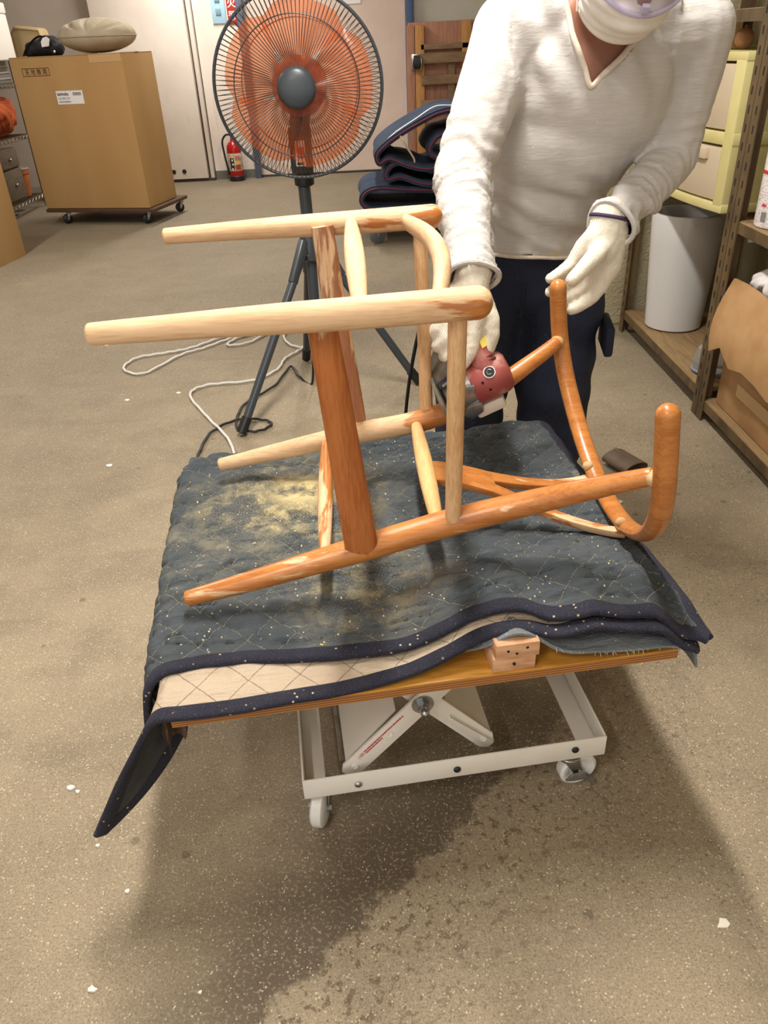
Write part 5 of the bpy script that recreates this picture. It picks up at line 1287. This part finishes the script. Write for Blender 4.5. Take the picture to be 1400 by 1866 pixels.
# mask
nu_, nv_ = 30, 22; P = np.zeros((nv_, nu_, 3))
for i in range(nv_):
    v = i / (nv_ - 1)
    for j in range(nu_):
        a = (j / (nu_ - 1) * 2 - 1) * 1.45
        u = .012 * math.cos(a) - .030 - (.108 - .018 * (1 - math.cos(a))) * v
        rx = .081 - .016 * v; rf = (.104 + .020 * math.sin(math.pi * min(v * 1.25, 1)) - .030 * v ** 3)
        fold = .0022 * math.sin(v * 26 + 1.2 * math.cos(a * 2)) * (.4 + .6 * abs(math.cos(a)))
        P[i, j] = hd(math.sin(a) * (rx + fold), math.cos(a) * (rf + fold) - .012, u)
m_mask = plain('white_mask_cloth', C(240, 236, 230), .85, c2=C(228, 222, 214), scale=20, bump=.2, bscale=60)
mk = obj('face_mask', MB().grid(P), m_mask, person, sharp=80)
s_ = mk.modifiers.new('thickness', 'SOLIDIFY'); s_.thickness = .003
for s in (-1, 1):
    obj('ear_loop', MB().tube(spline([hd(s * .080, .005, -.035), hd(s * .084, -.02, -.015), hd(s * .082, -.038, .01), hd(s * .083, -.03, -.04), hd(s * .072, .005, -.115)], 6), .0018, 6), m_mask, mk)
# goggles
def clear_plastic(name, col, share, tint):
    g = G(name); g.col(col); g.rough(.08); tr = g.n('ShaderNodeBsdfTransparent', {'Color': tint}); mx = g.n('ShaderNodeMixShader', {0: share})
    g.t.links.new(g.b.outputs[0], mx.inputs[1]); g.t.links.new(tr.outputs[0], mx.inputs[2]); g.t.links.new(mx.outputs[0], g.out.inputs['Surface']); return g.m
m_lens = clear_plastic('clear_goggle', C(200, 200, 214), .88, C(250, 248, 250)); m_gfr = clear_plastic('goggle_frame', C(206, 200, 222), .45, C(236, 232, 244))
def gp(a, u, k=0.0): return hd(math.sin(a) * (.086 + k), math.cos(a) * (.105 + k) + .006, u)
gl = thing('safety_goggles', 'clear plastic safety goggles worn by the person', 'goggles', HC)
lo_ = lambda a: -.028 + .010 * math.cos(a * 2.2) * -1 - .006
P = np.array([[gp(a, .045, .001 * 0) for a in np.linspace(-1.5, 1.5, 36)], [gp(a, .02) for a in np.linspace(-1.5, 1.5, 36)], [gp(a, -.01) for a in np.linspace(-1.5, 1.5, 36)], [gp(a, lo_(a)) for a in np.linspace(-1.5, 1.5, 36)]])
ln = obj('lens', MB().grid(P), m_lens, gl); s_ = ln.modifiers.new('thickness', 'SOLIDIFY'); s_.thickness = .0018
obj('lower_rim', MB().tube([gp(a, lo_(a), .002) for a in np.linspace(-1.5, 1.5, 36)], .0042, 10), m_gfr, gl)
obj('upper_rim', MB().tube([gp(a, .046, .002) for a in np.linspace(-1.5, 1.5, 36)], .0042, 10), m_gfr, gl)
obj('nose_vent', MB().box(hd(0, .117, -.030), (.012, .010, .012), (hr, hf, hu)), m_gfr, gl, bevel=.002)
for s in (-1, 1):
    obj('temple_block', MB().box(gp(s * 1.45, .008, .004), (.010, .030, .045), (hr, hf, hu)), m_gfr, gl, bevel=.003)
    obj('temple_arm', MB().box(hd(s * .094, -.045, .008), (.004, .11, .026), (hr, hf, hu)), plain('blue_temple', C(74, 108, 132), .4), gl, bevel=.002)

# gloves
def glove(name, metacarpals, fingers, thumb, wrist, arm_dir, rw, label):
    mb = MB()
    for m in metacarpals: mb.chain(m[0], m[1])
    for f in fingers: mb.chain(f[0], f[1])
    mb.chain(*thumb)
    mb.chain([wrist - arm_dir * .024, wrist + arm_dir * .035], [rw, rw * .92])
    def post(co, no):
        return co + no * (.0012 * (vnoise(co[:, 0] * 160, co[:, 2] * 160 + co[:, 1] * 90, 4) - .5))[:, None], None
    o = remeshed(name, mb, .0036, m_glove, person, 3, post); o['label'] = label
    u_ = unit(np.cross(arm_dir, V(1, 0, 0))); v_ = np.cross(arm_dir, u_)
    obj('cuff_edge', MB().tube([wrist - arm_dir * .022 + (u_ * math.cos(a) + v_ * math.sin(a)) * rw * 1.0 for a in np.linspace(0, 2 * math.pi, 32, endpoint=False)], .0035, 8, closed=True), plain('purple_overlock', C(66, 52, 84), .9), o)
    return o
wl = V(.452, 1.512, .874); dl = unit(V(.440, 1.500, .82) - wl)
glove('work_glove', [
    ([wl + V(-.008, -.004, 0), V(.424, 1.500, .862), V(.406, 1.502, .850)], [.030, .021, .0150]),
    ([wl, V(.428, 1.506, .832), V(.410, 1.508, .806)], [.031, .024, .0160]),
    ([wl + V(.006, 0, -.004), V(.446, 1.508, .818), V(.424, 1.508, .780)], [.031, .025, .0165]),
    ([wl + V(.012, 0, -.006), V(.462, 1.508, .808), V(.448, 1.504, .768)], [.030, .025, .0165])],
    [([V(.406, 1.502, .850), V(.389, 1.500, .818), V(.366, 1.487, .806), V(.341, 1.468, .799)], [.0150, .0135, .0120, .0105]),
     ([V(.410, 1.508, .806), V(.392, 1.502, .786), V(.366, 1.487, .776), V(.342, 1.472, .772)], [.0150, .0130, .0118, .0105]),
     ([V(.424, 1.508, .780), V(.405, 1.500, .763), V(.380, 1.485, .755), V(.356, 1.472, .752)], [.0150, .0130, .0115, .0102]),
     ([V(.448, 1.504, .768), V(.430, 1.494, .748), V(.405, 1.480, .738), V(.386, 1.468, .735)], [.0150, .0128, .0112, .0098])],
    ([V(.446, 1.500, .856), V(.425, 1.472, .838), V(.399, 1.453, .820), V(.374, 1.436, .803)], [.023, .0180, .0155, .0128]),
    wl, dl, .0360, 'white knitted glove holding the end of the bow rail')
wr = WRp + (WRp - ERp) * .06; dr_ = unit(V(.160, 1.355, .76) - wr)
glove('work_glove', [
    ([wr, V(.182, 1.362, .770), V(.172, 1.338, .712)], [.030, .024, .0160]),
    ([wr, V(.165, 1.362, .770), V(.150, 1.339, .716)], [.030, .024, .0160]),
    ([wr, V(.150, 1.368, .775), V(.130, 1.348, .730)], [.030, .022, .0155]),
    ([wr, V(.140, 1.376, .785), V(.117, 1.360, .748)], [.030, .020, .0145])],
    [([V(.172, 1.338, .712), V(.160, 1.334, .690), V(.150, 1.352, .672), V(.158, 1.376, .672)], [.0155, .0132, .0120, .0105]),
     ([V(.150, 1.339, .716), V(.133, 1.342, .700), V(.126, 1.364, .690), V(.138, 1.386, .692)], [.0155, .0132, .0120, .0105]),
     ([V(.130, 1.348, .730), V(.114, 1.356, .716), V(.112, 1.378, .710), V(.126, 1.396, .714)], [.0150, .0128, .0115, .0100]),
     ([V(.117, 1.360, .748), V(.105, 1.370, .738), V(.106, 1.390, .734), V(.120, 1.404, .738)], [.0140, .0120, .0108, .0095])],
    ([V(.196, 1.385, .795), V(.212, 1.362, .760), V(.214, 1.350, .732), V(.207, 1.344, .710)], [.020, .0165, .0140, .0115]),
    wr, dr_, .0345, 'white knitted glove gripping the sander')

# ------------------------------------------------------------------ sander
t = thing('disc_sander', 'dusty red hand sander with a steel collar held against the chair leg', 'sander', (.19, 1.33, .59))
m_redp = plain('dusty_red_plastic', C(150, 70, 66), .55, c2=C(188, 140, 128), scale=20, amount=(.45, .7))
sax = unit(V(.90, -.02, .42)); h0 = V(.178, 1.345, .640)
hdl = unit(V(.040, -.035, -.10)); htop = V(.158, 1.385, .775); hbot = V(.205, 1.338, .672)
obj('handle', MB().cap(htop, .021, hbot, .026, 20), m_redp, t)
hs = obj('head_housing', MB().lathe([(.036, .0), (.039, .004), (.0405, .030), (.0395, .060), (.036, .069), (.028, .074), (.003, .076)], h0, sax, 32), m_redp, t)
obj('collar', MB().lathe([(.030, -.030), (.0355, -.027), (.0365, -.004), (.0365, .006), (.034, .008)], h0, sax, 32), m_grey_metal, t)
obj('clamp_lug', MB().box(h0 - sax * .010 + V(.0, -.037, .012), (.018, .008, .016)), m_grey_metal, t, bevel=.002)
obj('gear_case', MB().lathe([(.016, -.058), (.025, -.052), (.028, -.036), (.029, -.028)], h0, sax, 28), m_grey_metal, t)
obj('sanding_disc', MB().lathe([(.008, -.066), (.046, -.0655), (.0475, -.0625), (.046, -.060), (.010, -.058)], h0, sax, 40), plain('grey_abrasive', C(112, 108, 100), .9, c2=C(140, 132, 116), scale=60), t)
pb = unit(np.cross(sax, V(0, 1, 0))); obj('guard_plate', MB().prism([(-.035, -.03), (-.02, -.045), (.025, -.04), (.038, -.01), (.036, .03), (.02, .045), (-.02, .04), (-.038, .01)], h0 + V(-.058, .006, .052), unit(V(.45, -.55, .55)), unit(V(.1, .55, .85)), .003), m_grey_metal, t, bevel=.001)
obj('dust_shoe', MB().box(h0 + V(.034, .004, -.040), (.060, .050, .026), (sax, V(0, 1, 0), np.cross(sax, V(0, 1, 0)))), plain('dusty_white_plastic', C(214, 204, 192), .6), t, bevel=.008)
obj('nose_bracket', MB().prism([(0, 0), (.028, .006), (.034, -.018), (.014, -.034), (-.004, -.022)], h0 + V(-.012, -.020, -.032), unit(V(.9, -.2, .2)), unit(V(0, -.3, 1)), .012), m_grey_metal, t, bevel=.003)
nrm = unit(V(-.15, -.80, .55)); bc_ = h0 + sax * .036 + nrm * .0405
bd = obj('badge', MB().lathe([(.0108, -.003), (.0112, .0006), (.0100, .0010)], bc_, nrm, 24), m_sign_white, hs)
obj('badge_centre', MB().lathe([(.0096, .0008), (.0096, .0016), (.004, .0018)], bc_, nrm, 24), m_ink_black, hs)
obj('badge_emblem', MB().tube([bc_ + nrm * .0021 + unit(np.cross(nrm, sax)) * math.sin(a) * .0045 + sax * math.cos(a) * .0045 for a in np.linspace(.3, 5.2, 16)], .0009, 6), m_grey_metal, hs)
for q, v in ((.020, V(0, 0, 0)), (.034, V(0, -.004, -.028))):
    nn_ = unit(V(-.1, -.95, .28) if v[2] == 0 else V(-.05, -.98, -.2)); obj('screw_recess', MB().lathe([(.0028, -.004), (.0028, .0008)], h0 + sax * q + nn_ * .0402, nn_, 12), m_dark, hs)
lbp = htop + (hbot - htop) * .55 + V(.014, -.019, .008)
obj('yellow_label', MB().box(lbp, (.020, .004, .016), (unit(V(.8, .5, .3)), unit(V(-.5, .8, 0)), unit(hbot - htop))), plain('label_yellow2', C(222, 206, 96), .5), t)
m_slot = plain('slot_shadow_red', C(84, 34, 32), .7)
for k in range(2):
    obj('cooling_slot', MB().box(htop + (hbot - htop) * (.74 + .06 * k) + V(.012, -.0232, .004), (.022, .003, .0025), (unit(V(.9, .2, .35)), unit(V(-.2, .9, .2)), unit(V(-.3, -.1, .9)))), m_slot, t)
obj('power_cord', MB().tube(spline([htop + V(0, 0, .0), htop + V(-.02, .05, .03), V(.10, 1.50, .74), V(.06, 1.62, .45), V(.05, 1.70, .02), V(.1, 1.9, .008)], 8), .004, 8), m_black, t)
